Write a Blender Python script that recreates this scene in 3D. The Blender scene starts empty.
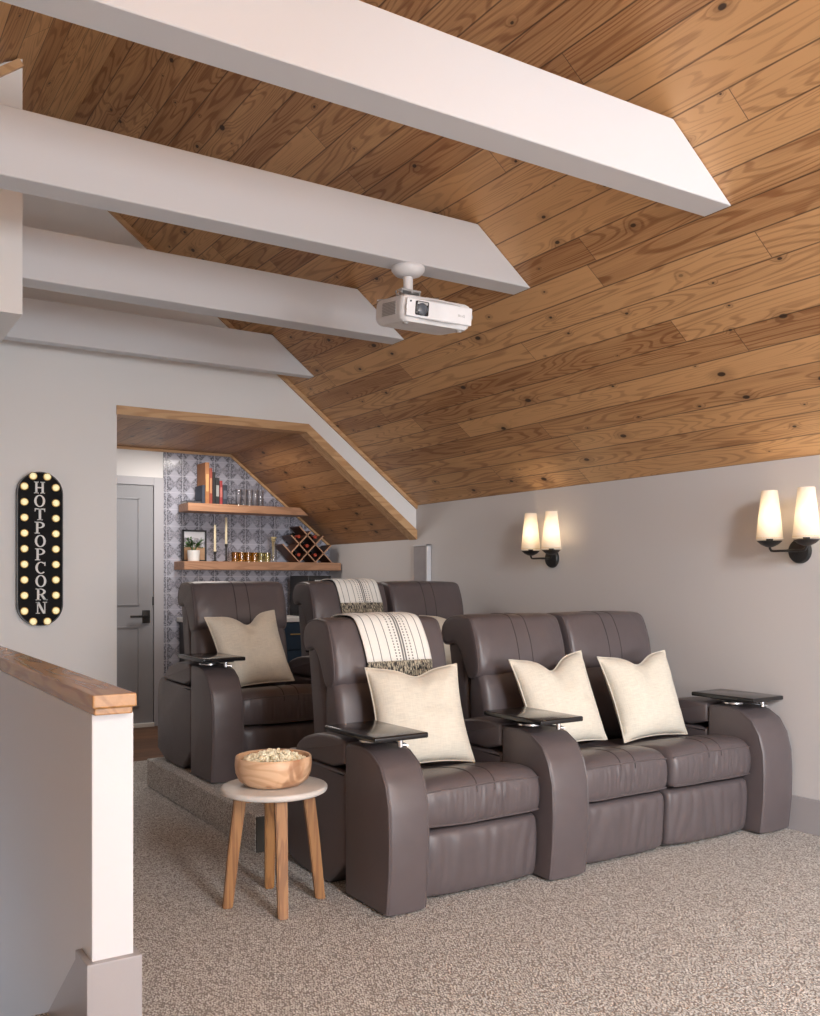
import bpy, bmesh, math, random
from mathutils import Vector, Matrix, noise
R_ = random.Random(7)
S = bpy.context.scene
COL = S.collection

# ------------------------------------------------------------------ room dimensions (metres)
XR, YB, YC = 4.0, 6.23, 7.72          # right wall, wall with the opening, far wall of the bar nook
ZK, SL = 1.795, 0.775                 # knee wall height, roof slope
XG = 1.276                            # ridge
ZG = ZK + SL * (XR - XG)
XL = 2 * XG - XR                      # left knee wall
Y0 = -7.0                             # wall behind the viewer
ZN, XN, ZNK = 2.295, 3.035, 1.53      # nook ceiling: flat height, start of slope, knee height
HX0, HX1, HY0 = 0.56, 0.66, 2.31      # half wall
def zroof(x): return ZK + SL * (XR - x) if x > XG else ZG - SL * (XG - x)

# ------------------------------------------------------------------ node helper
class NT:
    def __init__(self, name):
        self.m = bpy.data.materials.new(name); self.m.use_nodes = True
        self.t = self.m.node_tree; self.t.nodes.clear()
        self.out = self.t.nodes.new('ShaderNodeOutputMaterial')
    def put(self, sock, v):
        if isinstance(v, bpy.types.NodeSocket): self.t.links.new(v, sock)
        elif v is not None:
            if isinstance(v, (tuple, list)) and sock.type == 'RGBA' and len(v) == 3: v = (*v, 1)
            sock.default_value = v
    def n(self, typ, ins=None, **props):
        nd = self.t.nodes.new(typ)
        for k, v in props.items(): setattr(nd, k, v)
        for k, v in (ins or {}).items(): self.put(nd.inputs[k], v)
        return nd
    def m_(self, op, a, b=0.0, c=0.0):
        return self.n('ShaderNodeMath', {0: a, 1: b, 2: c}, operation=op).outputs[0]
    def add(self, a, b): return self.m_('ADD', a, b)
    def sub(self, a, b): return self.m_('SUBTRACT', a, b)
    def mul(self, a, b): return self.m_('MULTIPLY', a, b)
    def sstep(self, x, a, b, lo=0.0, hi=1.0):
        return self.n('ShaderNodeMapRange', {0: x, 1: a, 2: b, 3: lo, 4: hi}, interpolation_type='SMOOTHSTEP').outputs[0]
    def mix(self, f, a, b, mode='MIX'):
        nd = self.n('ShaderNodeMix', data_type='RGBA', blend_type=mode)
        self.put(nd.inputs['Factor'], f); self.put(nd.inputs[6], a); self.put(nd.inputs[7], b)
        return nd.outputs[2]
    def xyz(self, x=0.0, y=0.0, z=0.0): return self.n('ShaderNodeCombineXYZ', {0: x, 1: y, 2: z}).outputs[0]
    def sep(self, v):
        s = self.n('ShaderNodeSeparateXYZ', {0: v}); return s.outputs[0], s.outputs[1], s.outputs[2]
    def coord(self, which='Object'): return self.n('ShaderNodeTexCoord').outputs[which]
    def noise(self, vec, scale=5.0, detail=3.0, rough=0.5, dist=0.0):
        return self.n('ShaderNodeTexNoise', {'Vector': vec, 'Scale': scale, 'Detail': detail, 'Roughness': rough, 'Distortion': dist}).outputs['Fac']
    def wn(self, vec, dim='2D'):
        nd = self.n('ShaderNodeTexWhiteNoise', {'Vector': vec}, noise_dimensions=dim); return nd.outputs['Value'], nd.outputs['Color']
    def bump(self, h, strength=0.3, dist=0.01):
        return self.n('ShaderNodeBump', {'Height': h, 'Strength': strength, 'Distance': dist}).outputs[0]
    def bsdf(self, color, rough=0.5, metal=0.0, normal=None, **kw):
        b = self.n('ShaderNodeBsdfPrincipled')
        self.put(b.inputs['Base Color'], color); self.put(b.inputs['Roughness'], rough); self.put(b.inputs['Metallic'], metal)
        if normal is not None: self.put(b.inputs['Normal'], normal)
        for k, v in kw.items(): self.put(b.inputs[k.replace('_', ' ')], v)
        self.t.links.new(b.outputs[0], self.out.inputs[0]); return b

def plain(name, color, rough=0.5, metal=0.0, var=0.06, bump=0.0, bscale=60.0, **kw):
    N = NT(name); c = N.coord()
    f = N.noise(c, 9.0, 3.0)
    col = N.mix(N.sstep(f, .3, .7), tuple(max(0, x * (1 - var)) for x in color), tuple(min(1, x * (1 + var)) for x in color))
    nr = N.bump(N.noise(c, bscale, 2.0), bump, .004) if bump else None
    N.bsdf(col, rough, metal, nr, **kw); return N.m

def plank_mat(name, w=0.135, L=2.6, light=(.68, .395, .185), dark=(.300, .127, .046), rough=.38, seam=1.0, knots=1.0):
    N = NT(name)
    u, v, _ = N.sep(N.coord('UV'))
    row = N.m_('FLOOR', N.m_('DIVIDE', v, w))
    r1, _c = N.wn(N.xyz(row, 3.7, 0), '2D')
    uo = N.add(u, N.mul(r1, 9.0))
    colm = N.m_('FLOOR', N.m_('DIVIDE', uo, L))
    idv, idc = N.wn(N.xyz(row, colm, 0), '2D')
    ia, ib, ic = N.sep(idc)
    fv = N.m_('FRACT', N.m_('DIVIDE', v, w)); fu = N.m_('FRACT', N.m_('DIVIDE', uo, L))
    dv = N.mul(N.m_('MINIMUM', fv, N.sub(1.0, fv)), w); du = N.mul(N.m_('MINIMUM', fu, N.sub(1.0, fu)), L)
    # knots
    ku, kv = 0.42, 0.12
    kc = N.xyz(N.m_('DIVIDE', u, ku), N.m_('DIVIDE', v, kv), N.mul(idv, 0.0))
    vo = N.n('ShaderNodeTexVoronoi', {'Vector': kc, 'Scale': 1.0, 'Randomness': 1.0}, voronoi_dimensions='2D', feature='F1')
    pu, pv, _z = N.sep(vo.outputs['Position']); cu, cv, _z2 = N.sep(kc)
    kr, kg, kb = N.sep(vo.outputs['Color'])
    dx = N.mul(N.sub(cu, pu), ku); dy = N.mul(N.sub(cv, pv), kv)
    rad = N.add(.0030, N.mul(N.m_('POWER', kr, 1.8), .0135))
    d = N.m_('DIVIDE', N.m_('SQRT', N.add(N.m_('POWER', N.mul(dx, .6), 2.0), N.m_('POWER', dy, 2.0))), rad)
    knot = N.mul(N.sstep(d, 1.15, .7), N.sstep(kg, .45, .55))
    halo = N.mul(N.sstep(d, 4.5, .8), N.sstep(kg, .45, .55))
    # cathedral grain: contour lines of a stretched noise field
    g = N.noise(N.xyz(N.add(N.mul(u, .55), N.mul(ia, 40.0)), N.add(N.mul(v, 5.5), N.mul(ib, 40.0)), 0), 1.0, 2.0, .45)
    g = N.add(g, N.mul(halo, .05))
    ring = N.m_('SINE', N.mul(g, N.add(95.0, N.mul(ic, 130.0))))
    ring = N.sstep(ring, .05, 1.0)
    fib = N.noise(N.xyz(N.mul(u, 3.0), N.mul(v, 190.0), ia), 1.0, 3.0, .6)
    soft = N.noise(N.xyz(N.mul(u, 1.1), N.mul(v, 9.0), ib), 1.0, 3.0)
    tone = N.add(N.add(N.mul(ring, .46), N.mul(N.sub(fib, .5), .95)), N.add(N.mul(N.sub(soft, .5), 1.15), N.mul(N.sub(idv, .5), .80)))
    tone = N.add(tone, .20)
    col = N.mix(N.m_('MINIMUM', N.m_('MAXIMUM', tone, 0.0), 1.0), light, dark)
    col = N.mix(N.mul(halo, .35), col, tuple(x * .55 for x in dark))
    col = N.mix(N.mul(knot, .92 * knots), col, (.035, .016, .010))
    sm = N.m_('MAXIMUM', N.sstep(dv, .0042, .0012), N.sstep(du, .0024, .0008))
    col = N.mix(N.mul(sm, .72 * seam), col, (.045, .020, .009))
    h = N.sub(N.mul(N.add(fib, ring), .05), N.mul(sm, 1.0))
    N.bsdf(col, N.add(rough, N.mul(fib, .12)), 0.0, N.bump(h, .35, .004)); return N.m

def grain_mat(name, axis, light, dark, rough=.45, dens=60.0, rings=55.0, pw=7.0):
    """solid wood with the grain along one local axis"""
    N = NT(name); x, y, z = N.sep(N.coord())
    c = [x, y, z]; a = c.pop(axis); p, q = c
    g = N.noise(N.xyz(N.mul(a, 1.1), N.mul(p, pw), N.mul(q, pw)), 1.0, 2.0)
    ring = N.sstep(N.m_('SINE', N.mul(g, rings)), -.3, 1.0)
    fib = N.noise(N.xyz(N.mul(a, 4.0), N.mul(p, dens * 3), N.mul(q, dens * 3)), 1.0, 3.0)
    t = N.add(N.mul(ring, .5), N.mul(fib, .45))
    N.bsdf(N.mix(t, light, dark), rough, 0.0, N.bump(fib, .12, .002)); return N.m

M = {}
def paint(name, c, rough=.55, b=.06):
    N = NT(name); co = N.coord()
    f = N.noise(co, 1.3, 2.0); fine = N.noise(co, 140.0, 2.0)
    N.bsdf(N.mix(f, tuple(x * .985 for x in c), c), rough, 0.0, N.bump(fine, b, .002)); return N.m
M['wall'] = paint('wall paint', (.62, .585, .565))
M['white'] = paint('white paint', (.67, .668, .69), .45)
M['litwhite'] = paint('warm white lit copy', (.83, .81, .80), .55)  # beam white warmed, and lightened in colour for dimly lit far walls
M['greyside'] = paint('grey wall paint', (.62, .595, .59))
M['base'] = paint('grey trim paint', (.37, .35, .36), .40)
M['doorp'] = paint('door paint', (.30, .30, .32), .35)
M['plank'] = plank_mat('pine planks')
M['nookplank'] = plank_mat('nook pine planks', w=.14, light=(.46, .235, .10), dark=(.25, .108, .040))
M['trim'] = grain_mat('pine trim', 0, (.66, .41, .215), (.47, .25, .11))
M['trimy'] = grain_mat('pine trim deep', 1, (.56, .30, .13), (.36, .165, .065))
M['rail'] = grain_mat('oak rail', 1, (.50, .26, .095), (.30, .135, .045), .27)
M['shelf'] = grain_mat('cherry shelf', 0, (.46, .245, .14), (.30, .150, .080), .45)
def carpet(name):
    N = NT(name); c = N.coord()
    mp = N.n('ShaderNodeMapping', {0: c, 2: (0, 0, .55), 3: (1.0, .72, 1.0)}).outputs[0]
    vo = N.n('ShaderNodeTexVoronoi', {'Vector': mp, 'Scale': 150.0, 'Randomness': .75}, feature='F1')
    d = vo.outputs['Distance']; kr, kg, kb = N.sep(vo.outputs['Color'])
    loop = N.sstep(d, .78, .34)
    big = N.noise(c, 2.2, 2.0); mid = N.noise(c, 26.0, 2.0)
    base = N.mix(kr, (.66, .625, .59), (.86, .84, .81))
    base = N.mix(N.mul(N.sstep(mid, .35, .7), .35), base, (.50, .445, .395))
    col = N.mix(loop, (.32, .285, .26), base)
    N.bsdf(col, .95, 0.0, N.bump(N.add(loop, N.mul(kg, .4)), .75, .006), Specular_IOR_Level=.1); return N.m
M['carpet'] = carpet('loop carpet')
def leather(name, c, rough=.40):
    N = NT(name); co = N.coord()
    vo = N.n('ShaderNodeTexVoronoi', {'Vector': co, 'Scale': 260.0}, feature='DISTANCE_TO_EDGE').outputs['Distance']
    soft = N.noise(co, 14.0, 3.0)
    h = N.add(N.sstep(vo, .0, .12), N.mul(soft, 2.0))
    col = N.mix(soft, tuple(x * .90 for x in c), tuple(x * 1.10 for x in c))
    N.bsdf(col, N.add(rough - .06, N.mul(soft, .14)), 0.0, N.bump(h, .10, .003), Specular_IOR_Level=.5); return N.m
M['leather'] = leather('brown leather', (.104, .084, .087), .37)
M['seam'] = plain('dark thread', (.035, .026, .026), .7)
def linen(name, c):
    N = NT(name); x, y, z = N.sep(N.coord())
    w1 = N.noise(N.xyz(N.mul(x, 22.0), y, N.mul(z, 420.0)), 1.0, 2.0); w2 = N.noise(N.xyz(N.mul(x, 420.0), y, N.mul(z, 22.0)), 1.0, 2.0)
    w = N.add(N.mul(w1, .6), N.mul(w2, .4))
    col = N.mix(N.sstep(w, .35, .65), tuple(k * .84 for k in c), c)
    N.bsdf(col, .9, 0.0, N.bump(w, .35, .003), Sheen_Weight=.15); return N.m
M['linen'] = linen('cream linen', (.78, .725, .615))
M['black'] = plain('black metal', (.012, .011, .011), .42, 0.0, bump=.05)
M['blackgloss'] = plain('black lacquer', (.014, .013, .014), .14)
M['steel'] = plain('polished steel', (.70, .70, .72), .22, 1.0)
M['whiteplastic'] = plain('white plastic', (.78, .77, .78), .35)
M['greyplastic'] = plain('grey plastic', (.42, .41, .41), .5)
M['stone'] = plain('pale stone', (.68, .64, .60), .45, var=.10, bump=.05)
M['tablewood'] = grain_mat('mango wood', 2, (.40, .195, .068), (.20, .080, .026), .5, 60.0, 34.0, 26.0)
M['brass'] = plain('brass', (.80, .58, .25), .3, 1.0)
M['navy'] = plain('navy paint', (.014, .045, .095), .4)
M['worktop'] = plain('white worktop', (.78, .77, .75), .3)
M['ceramic'] = plain('white ceramic', (.80, .79, .77), .3)
M['soil'] = plain('dark soil', (.03, .02, .014), .95, bump=.5)
M['leaf'] = plain('green leaf', (.055, .14, .03), .45, var=.45)
M['wax'] = plain('cream wax', (.72, .62, .42), .45)
M['darkwood'] = plain('dark walnut', (.075, .030, .018), .4, var=.2)
M['copper'] = plain('pale wood edge', (.50, .28, .17), .45)
M['bottle'] = plain('dark bottle glass', (.010, .012, .009), .08)
M['capsule'] = plain('red capsule', (.36, .045, .02), .35)
M['dried'] = plain('dried flowers', (.48, .38, .20), .9, var=.3)
M['signletter'] = plain('white letter', (.82, .81, .80), .45)
M['pop'] = plain('popcorn', (.95, .87, .66), .8, var=.06)
def emis(name, c, s, base=(.8, .8, .8)):
    N = NT(name); co = N.coord(); f = N.noise(co, 30.0)
    N.bsdf(base, .3, 0.0, None, Emission_Color=N.mix(f, c, tuple(x * .93 for x in c)), Emission_Strength=s); return N.m
M['bulb'] = emis('lit bulb', (1.0, .86, .50), .72, (.75, .66, .38))
M['glowbulb'] = emis('sconce bulb', (1.0, .75, .42), 6.0)
M['gaplight'] = plain('pale threshold', (.82, .81, .78), .35)
def glass(name, c, alpha_mix=.75, rough=.03):
    N = NT(name); co = N.coord(); f = N.noise(co, 8.0)
    tr = N.n('ShaderNodeBsdfTransparent'); N.put(tr.inputs[0], N.mix(f, c, tuple(x * .94 for x in c)))
    gl = N.n('ShaderNodeBsdfGlossy', {'Roughness': rough}); N.put(gl.inputs[0], (.9, .9, .9))
    fr = N.n('ShaderNodeFresnel', {'IOR': 1.45}).outputs[0]
    mx = N.n('ShaderNodeMixShader', {0: N.add(N.mul(fr, .55), .03), 1: tr.outputs[0], 2: gl.outputs[0]})
    N.t.links.new(mx.outputs[0], N.out.inputs[0]); return N.m
M['clear'] = glass('clear glass', (.96, .965, .97))
M['amber'] = glass('amber glass', (.93, .72, .36))
M['yellow'] = glass('pale yellow glass', (.95, .90, .66))
def shade_mat():
    N = NT('linen lampshade'); co = N.coord()
    x, y, z = N.sep(co); w = N.noise(N.xyz(N.mul(x, 60.0), N.mul(y, 60.0), N.mul(z, 350.0)), 1.0, 2.0)
    c = N.mix(w, (.86, .80, .72), (.93, .88, .81))
    di = N.n('ShaderNodeBsdfDiffuse'); N.put(di.inputs[0], c)
    tl = N.n('ShaderNodeBsdfTranslucent'); N.put(tl.inputs[0], c)
    mx = N.n('ShaderNodeMixShader', {0: .42, 1: di.outputs[0], 2: tl.outputs[0]})
    N.t.links.new(mx.outputs[0], N.out.inputs[0]); return N.m
M['shade'] = shade_mat()
def tile_mat():
    N = NT('patterned tile'); x, y, z = N.sep(N.coord()); T = .140
    tx = N.m_('DIVIDE', N.add(x, .045), T); tz = N.m_('DIVIDE', N.add(z, .02), T)
    fx = N.sub(N.m_('FRACT', tx), .5); fz = N.sub(N.m_('FRACT', tz), .5)
    rid, rc = N.wn(N.xyz(N.m_('FLOOR', tx), N.m_('FLOOR', tz), 0), '2D')
    ax = N.m_('ABSOLUTE', fx); az = N.m_('ABSOLUTE', fz)
    ez = N.sub(.5, az)                                   # distance to the horizontal joint
    dia = N.add(ax, ez)                                  # light lozenge sits on the joint
    lo = N.sstep(dia, .42, .32)
    r = N.m_('SQRT', N.add(N.m_('POWER', fx, 2.0), N.m_('POWER', fz, 2.0)))
    ang = N.m_('ARCTAN2', fz, fx)
    pet = N.mul(N.m_('ABSOLUTE', N.m_('SINE', N.mul(ang, 4.0))), .30)
    flower = N.sstep(N.sub(r, N.add(pet, .12)), .03, -.03)
    ringd = N.m_('ABSOLUTE', N.sub(r, .44)); rg = N.sstep(ringd, .035, .015)
    speck = N.noise(N.coord(), 95.0, 3.0, .7); sp = N.sstep(speck, .42, .60)
    dk = N.mix(sp, (.135, .135, .160), (.40, .40, .47))
    col = N.mix(N.mul(flower, .50), dk, (.36, .36, .42))
    col = N.mix(N.mul(rg, .6), col, (.10, .10, .12))
    lt = N.mix(N.mul(sp, .3), (.47, .47, .55), (.38, .38, .45))
    col = N.mix(lo, col, lt)
    col = N.mix(N.mul(N.sub(rid, .5), .35), col, (.52, .52, .58))
    gr = N.m_('MINIMUM', N.sub(.5, ax), ez); g = N.sstep(gr, .022, .010)
    col = N.mix(N.mul(g, .8), col, (.58, .58, .64))
    N.bsdf(col, N.add(.16, N.mul(g, .4)), 0.0, N.bump(N.add(N.mul(g, -1.0), N.mul(N.noise(N.coord(), 26.0), .35)), .4, .004)); return N.m
M['tile'] = tile_mat()

# ------------------------------------------------------------------ mesh helpers
def obj(name, bm, mat, parent=None, smooth=True, sharp=40):
    me = bpy.data.meshes.new(name)
    bmesh.ops.recalc_face_normals(bm, faces=bm.faces[:])
    if smooth:
        for f in bm.faces: f.smooth = True
        for e in bm.edges:
            if len(e.link_faces) == 2 and e.calc_face_angle(0) > math.radians(sharp): e.smooth = False
    bm.to_mesh(me); bm.free()
    for m in (mat if isinstance(mat, (list, tuple)) else [mat]): me.materials.append(m)
    o = bpy.data.objects.new(name, me); COL.objects.link(o)
    if parent: o.parent = parent
    return o
def thing(name, label, cat, loc=(0, 0, 0), rz=0.0, group=None):
    o = bpy.data.objects.new(name, None); COL.objects.link(o); o.empty_display_size = .1
    o.location = loc; o.rotation_euler = (0, 0, rz)
    return tag(o, label, cat, group)
def tag(o, label, cat, group=None):
    o['label'] = label; o['category'] = cat
    if group: o['group'] = group
    return o
def struct(o): o['kind'] = 'structure'; return o
def copy_tree(o, parent=None):
    c = o.copy(); COL.objects.link(c)
    if parent: c.parent = parent
    for ch in list(o.children): copy_tree(ch, c)
    return c

def box(bm, x0, x1, y0, y1, z0, z1, bev=0.0, seg=2, mi=0):
    t = bmesh.new(); bmesh.ops.create_cube(t, size=1.0)
    for v in t.verts: v.co = Vector(((x0 + x1) / 2 + v.co.x * (x1 - x0), (y0 + y1) / 2 + v.co.y * (y1 - y0), (z0 + z1) / 2 + v.co.z * (z1 - z0)))
    if bev: bmesh.ops.bevel(t, geom=t.edges[:], offset=bev, segments=seg, profile=.6, affect='EDGES')
    join(bm, t, mi=mi); return bm
def join(bm, t, mat=None, mi=0):
    mp = {}
    for v in t.verts: mp[v] = bm.verts.new(mat @ v.co if mat else v.co)
    for f in t.faces:
        try: nf = bm.faces.new([mp[v] for v in f.verts]); nf.material_index = mi if mi else f.material_index
        except ValueError: pass
    t.free()
def B(*a, **k): return box(bmesh.new(), *a, **k)
def prism(pts, y0, y1, axis='y', bev=0.0, seg=2):
    """polygon in two axes extruded along the third"""
    bm = bmesh.new()
    def P(a, b, t): return {'y': (a, t, b), 'x': (t, a, b), 'z': (a, b, t)}[axis]
    A = [bm.verts.new(P(a, b, y0)) for a, b in pts]; C = [bm.verts.new(P(a, b, y1)) for a, b in pts]
    bm.faces.new(A); bm.faces.new(C[::-1]); n = len(pts)
    for i in range(n): bm.faces.new((A[i], C[i], C[(i + 1) % n], A[(i + 1) % n]))
    if bev: bmesh.ops.bevel(bm, geom=bm.edges[:], offset=bev, segments=seg, profile=.6, affect='EDGES')
    return bm
def lathe(bm, prof, n=28, c=(0, 0, 0), cap=True):
    rings = []
    for r, z in prof: rings.append([bm.verts.new((c[0] + r * math.cos(2 * math.pi * i / n), c[1] + r * math.sin(2 * math.pi * i / n), c[2] + z)) for i in range(n)])
    for a, b in zip(rings, rings[1:]):
        for i in range(n): bm.faces.new((a[i], a[(i + 1) % n], b[(i + 1) % n], b[i]))
    if cap:
        bm.faces.new(rings[0][::-1]); bm.faces.new(rings[-1])
    return bm
def tube(bm, pts, r, n=8, closed=False):
    pts = [Vector(p) for p in pts]; m = len(pts); rings = []; up = None
    rr = r if isinstance(r, (list, tuple)) else [r] * m
    for i, p in enumerate(pts):
        a = pts[i - 1] if i or closed else p; b = pts[(i + 1) % m] if i < m - 1 or closed else p
        t = (b - a).normalized()
        if up is None: up = Vector((0, 0, 1)) if abs(t.z) < .9 else Vector((1, 0, 0))
        s = t.cross(up).normalized(); up = s.cross(t).normalized()
        rings.append([bm.verts.new(p + (s * math.cos(k * 2 * math.pi / n) + up * math.sin(k * 2 * math.pi / n)) * rr[i]) for k in range(n)])
    for i in range(m if closed else m - 1):
        a, b = rings[i], rings[(i + 1) % m]
        for k in range(n): bm.faces.new((a[k], a[(k + 1) % n], b[(k + 1) % n], b[k]))
    if not closed: bm.faces.new(rings[0][::-1]); bm.faces.new(rings[-1])
    return bm
def rod(bm, p, q, r, n=12): return tube(bm, [p, q], r, n)
def ball(bm, c, r, u=10, v=8, s=(1, 1, 1)):
    t = bmesh.new(); bmesh.ops.create_uvsphere(t, u_segments=u, v_segments=v, radius=r)
    for w in t.verts: w.co = Vector((w.co.x * s[0], w.co.y * s[1], w.co.z * s[2]))
    join(bm, t, Matrix.Translation(c)); return bm
def chaikin(p, k=2):
    for _ in range(k):
        q = []
        for i in range(len(p)):
            a, b = p[i], p[(i + 1) % len(p)]
            q += [(.75 * a[0] + .25 * b[0], .75 * a[1] + .25 * b[1]), (.25 * a[0] + .75 * b[0], .25 * a[1] + .75 * b[1])]
        p = q
    return p
def resample(p, step):
    out = []
    for i in range(len(p)):
        a, b = p[i], p[(i + 1) % len(p)]; L = math.hypot(b[0] - a[0], b[1] - a[1]); k = max(1, int(round(L / step)))
        out += [(a[0] + (b[0] - a[0]) * j / k, a[1] + (b[1] - a[1]) * j / k) for j in range(k)]
    return out
def normals2(p):
    n = len(p); area = sum(p[i][0] * p[(i + 1) % n][1] - p[(i + 1) % n][0] * p[i][1] for i in range(n)); sg = 1 if area > 0 else -1
    out = []
    for i in range(n):
        a, b = p[i - 1], p[(i + 1) % n]; dx, dy = b[0] - a[0], b[1] - a[1]; L = math.hypot(dx, dy) or 1
        out.append((dy / L * sg, -dx / L * sg))
    return out
def loft(prof, x0, x1, r=.02, nx=12, fn=None, k=5):
    """yz profile swept along x with rounded ends; fn(x, s, y, z, ny, nz) -> outward push"""
    bm = bmesh.new(); nr = normals2(prof); n = len(prof); X = (x1 - x0) / 2; xc = (x0 + x1) / 2
    xs = [x0 + r * (1 - math.cos(math.pi / 2 * j / k)) for j in range(k)] + [x0 + r + (x1 - x0 - 2 * r) * j / nx for j in range(nx + 1)] + [x1 - r * (1 - math.cos(math.pi / 2 * (k - 1 - j) / k)) for j in range(k)]
    rings = []
    for x in xs:
        q = max(0.0, (abs(x - xc) - (X - r)) / r); d = r * (1 - math.sqrt(max(0.0, 1 - q * q))); s = (x - xc) / X; ring = []
        for (y, z), (ny, nz) in zip(prof, nr):
            o = -d + (fn(x, s, y, z, ny, nz) if fn else 0.0)
            ring.append(bm.verts.new((x, y + ny * o, z + nz * o)))
        rings.append(ring)
    for a, b in zip(rings, rings[1:]):
        for i in range(n): bm.faces.new((a[i], a[(i + 1) % n], b[(i + 1) % n], b[i]))
    bm.faces.new(rings[0][::-1]); bm.faces.new(rings[-1]); return bm
def uvquad(name, quads, mat, thick=0.0, kind=True):
    """quads: list of (4 points, 4 uvs); optional slab thickness along the normal away from the room"""
    bm = bmesh.new(); ul = bm.loops.layers.uv.new('UVMap')
    for pts, uvs in quads:
        vs = [bm.verts.new(p) for p in pts]; f = bm.faces.new(vs)
        for l, uv in zip(f.loops, uvs): l[ul].uv = uv
    me = bpy.data.meshes.new(name); bm.to_mesh(me); bm.free(); me.materials.append(mat)
    o = bpy.data.objects.new(name, me); COL.objects.link(o)
    if thick:
        s = o.modifiers.new('thick', 'SOLIDIFY'); s.thickness = abs(thick); s.offset = 1 if thick > 0 else -1
    return struct(o) if kind else o

# ------------------------------------------------------------------ the room
fl = bmesh.new()
SX0 = -.50                                             # left side of the stairwell
box(fl, XL, XR, Y0, 2.75, -.12, 0); box(fl, HX1 - .02, XR, 2.75, YB + .03, -.12, 0); box(fl, XL, SX0, 2.75, YB, -.12, 0)
struct(obj('floor', fl, M['carpet'], smooth=False))
uvquad('floor_nook', [([(1.38, YB + .03, -.001), (XR, YB + .03, -.001), (XR, YC, -.001), (1.38, YC, -.001)], [(1.38, 0), (XR, 0), (XR, 1.5), (1.38, 1.5)])], plank_mat('dark floor boards', w=.15, light=(.17, .082, .042), dark=(.075, .034, .018), rough=.5), -.10)
st = bmesh.new()
for i in range(1, 13): box(st, SX0, HX0, 2.75 + .24 * (i - 1), 2.75 + .24 * i + .02, -.19 * i - .19, -.19 * i)
struct(obj('stairs', st, M['carpet'], smooth=False))
struct(obj('wall_right', B(XR, XR + .12, Y0, YC + .12, -.1, ZK), M['greyside'], smooth=False))
struct(obj('wall_left', B(XL - .12, XL, Y0, YB, -.1, zroof(XL)), M['greyside'], smooth=False))
# wall with the opening into the nook (sign hangs on it)
JX = 1.67; TR = .055
wb = prism([(XL, -2.6), (JX, -2.6), (JX, ZN + TR), (XN + .02, ZN + TR), (XR, ZNK + TR + .015), (XR, ZK), (XG, ZG), (XL, zroof(XL))], YB, YB + .12)
struct(obj('wall_back', wb, M['litwhite'], smooth=False))
# wall behind the viewer, with a wide window
wf = bmesh.new(); WX0, WX1, WZ0, WZ1 = .2, 3.5, .15, 1.70
box(wf, XL, WX0, Y0 - .12, Y0, 0, 2.6); box(wf, WX1, XR, Y0 - .12, Y0, 0, 1.79); box(wf, WX0, WX1, Y0 - .12, Y0, 0, WZ0)
struct(obj('wall_front', wf, M['wall'], smooth=False))
gb = prism([(WX0, WZ1), (WX1, WZ1), (WX1, 1.79), (XR, 1.79), (XR, ZK), (XG, ZG), (XL, zroof(XL)), (XL, 2.6), (WX0, 2.6)], Y0 - .12, Y0)
struct(obj('wall_gable', gb, M['wall'], smooth=False))
wn = bmesh.new()
for a, b, c, d in ((WX0, WX0 + .06, WZ0, WZ1), (WX1 - .06, WX1, WZ0, WZ1), (WX0, WX1, WZ0, WZ0 + .06), (WX0, WX1, WZ1 - .06, WZ1), (1.82, 1.88, WZ0, WZ1)): box(wn, a, b, Y0 - .09, Y0 - .03, c, d)
struct(obj('window_1', wn, M['white'], smooth=False))
# sloped pine ceiling
LS = math.hypot(XR - XG, ZG - ZK); LLs = LS
uvquad('ceiling', [([(XR, Y0, ZK), (XG, Y0, ZG), (XG, YB, ZG), (XR, YB, ZK)], [(Y0, 0), (Y0, LS), (YB, LS), (YB, 0)]),
                   ([(XG, Y0, ZG), (XL, Y0, zroof(XL)), (XL, YB, zroof(XL)), (XG, YB, ZG)], [(Y0 + 3.3, 5), (Y0 + 3.3, 5 + LS), (YB + 3.3, 5 + LS), (YB + 3.3, 5)])], M['plank'])
rs = prism([(XR + .12, ZK), (XG, ZG + .09), (XL - .12, zroof(XL)), (XL - .12, zroof(XL) + .25), (XG, ZG + .3), (XR + .12, ZK + .25)], Y0 - .12, YB + .12)
struct(obj('roof', rs, M['white'], smooth=False))
# ceiling of the nook
LN = math.hypot(XR - XN, ZN - ZNK)
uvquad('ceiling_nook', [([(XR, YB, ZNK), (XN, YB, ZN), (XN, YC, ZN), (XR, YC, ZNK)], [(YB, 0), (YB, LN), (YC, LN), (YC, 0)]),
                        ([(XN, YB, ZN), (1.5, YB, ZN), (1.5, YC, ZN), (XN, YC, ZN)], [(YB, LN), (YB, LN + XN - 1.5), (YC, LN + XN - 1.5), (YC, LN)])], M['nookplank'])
struct(obj('wall_nook_left', B(1.38, 1.5, YB + .12, YC + .12, 0, ZN), M['wall'], smooth=False))
TX0 = 2.452
struct(obj('wall_nook_door', B(1.38, TX0, YC, YC + .12, 0, ZN + .1), M['litwhite'], smooth=False))
struct(obj('wall_tile', prism([(TX0, 0), (XR, 0), (XR, ZNK), (XN, ZN), (TX0, ZN)], YC - .012, YC + .12), M['tile'], smooth=False))
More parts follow.
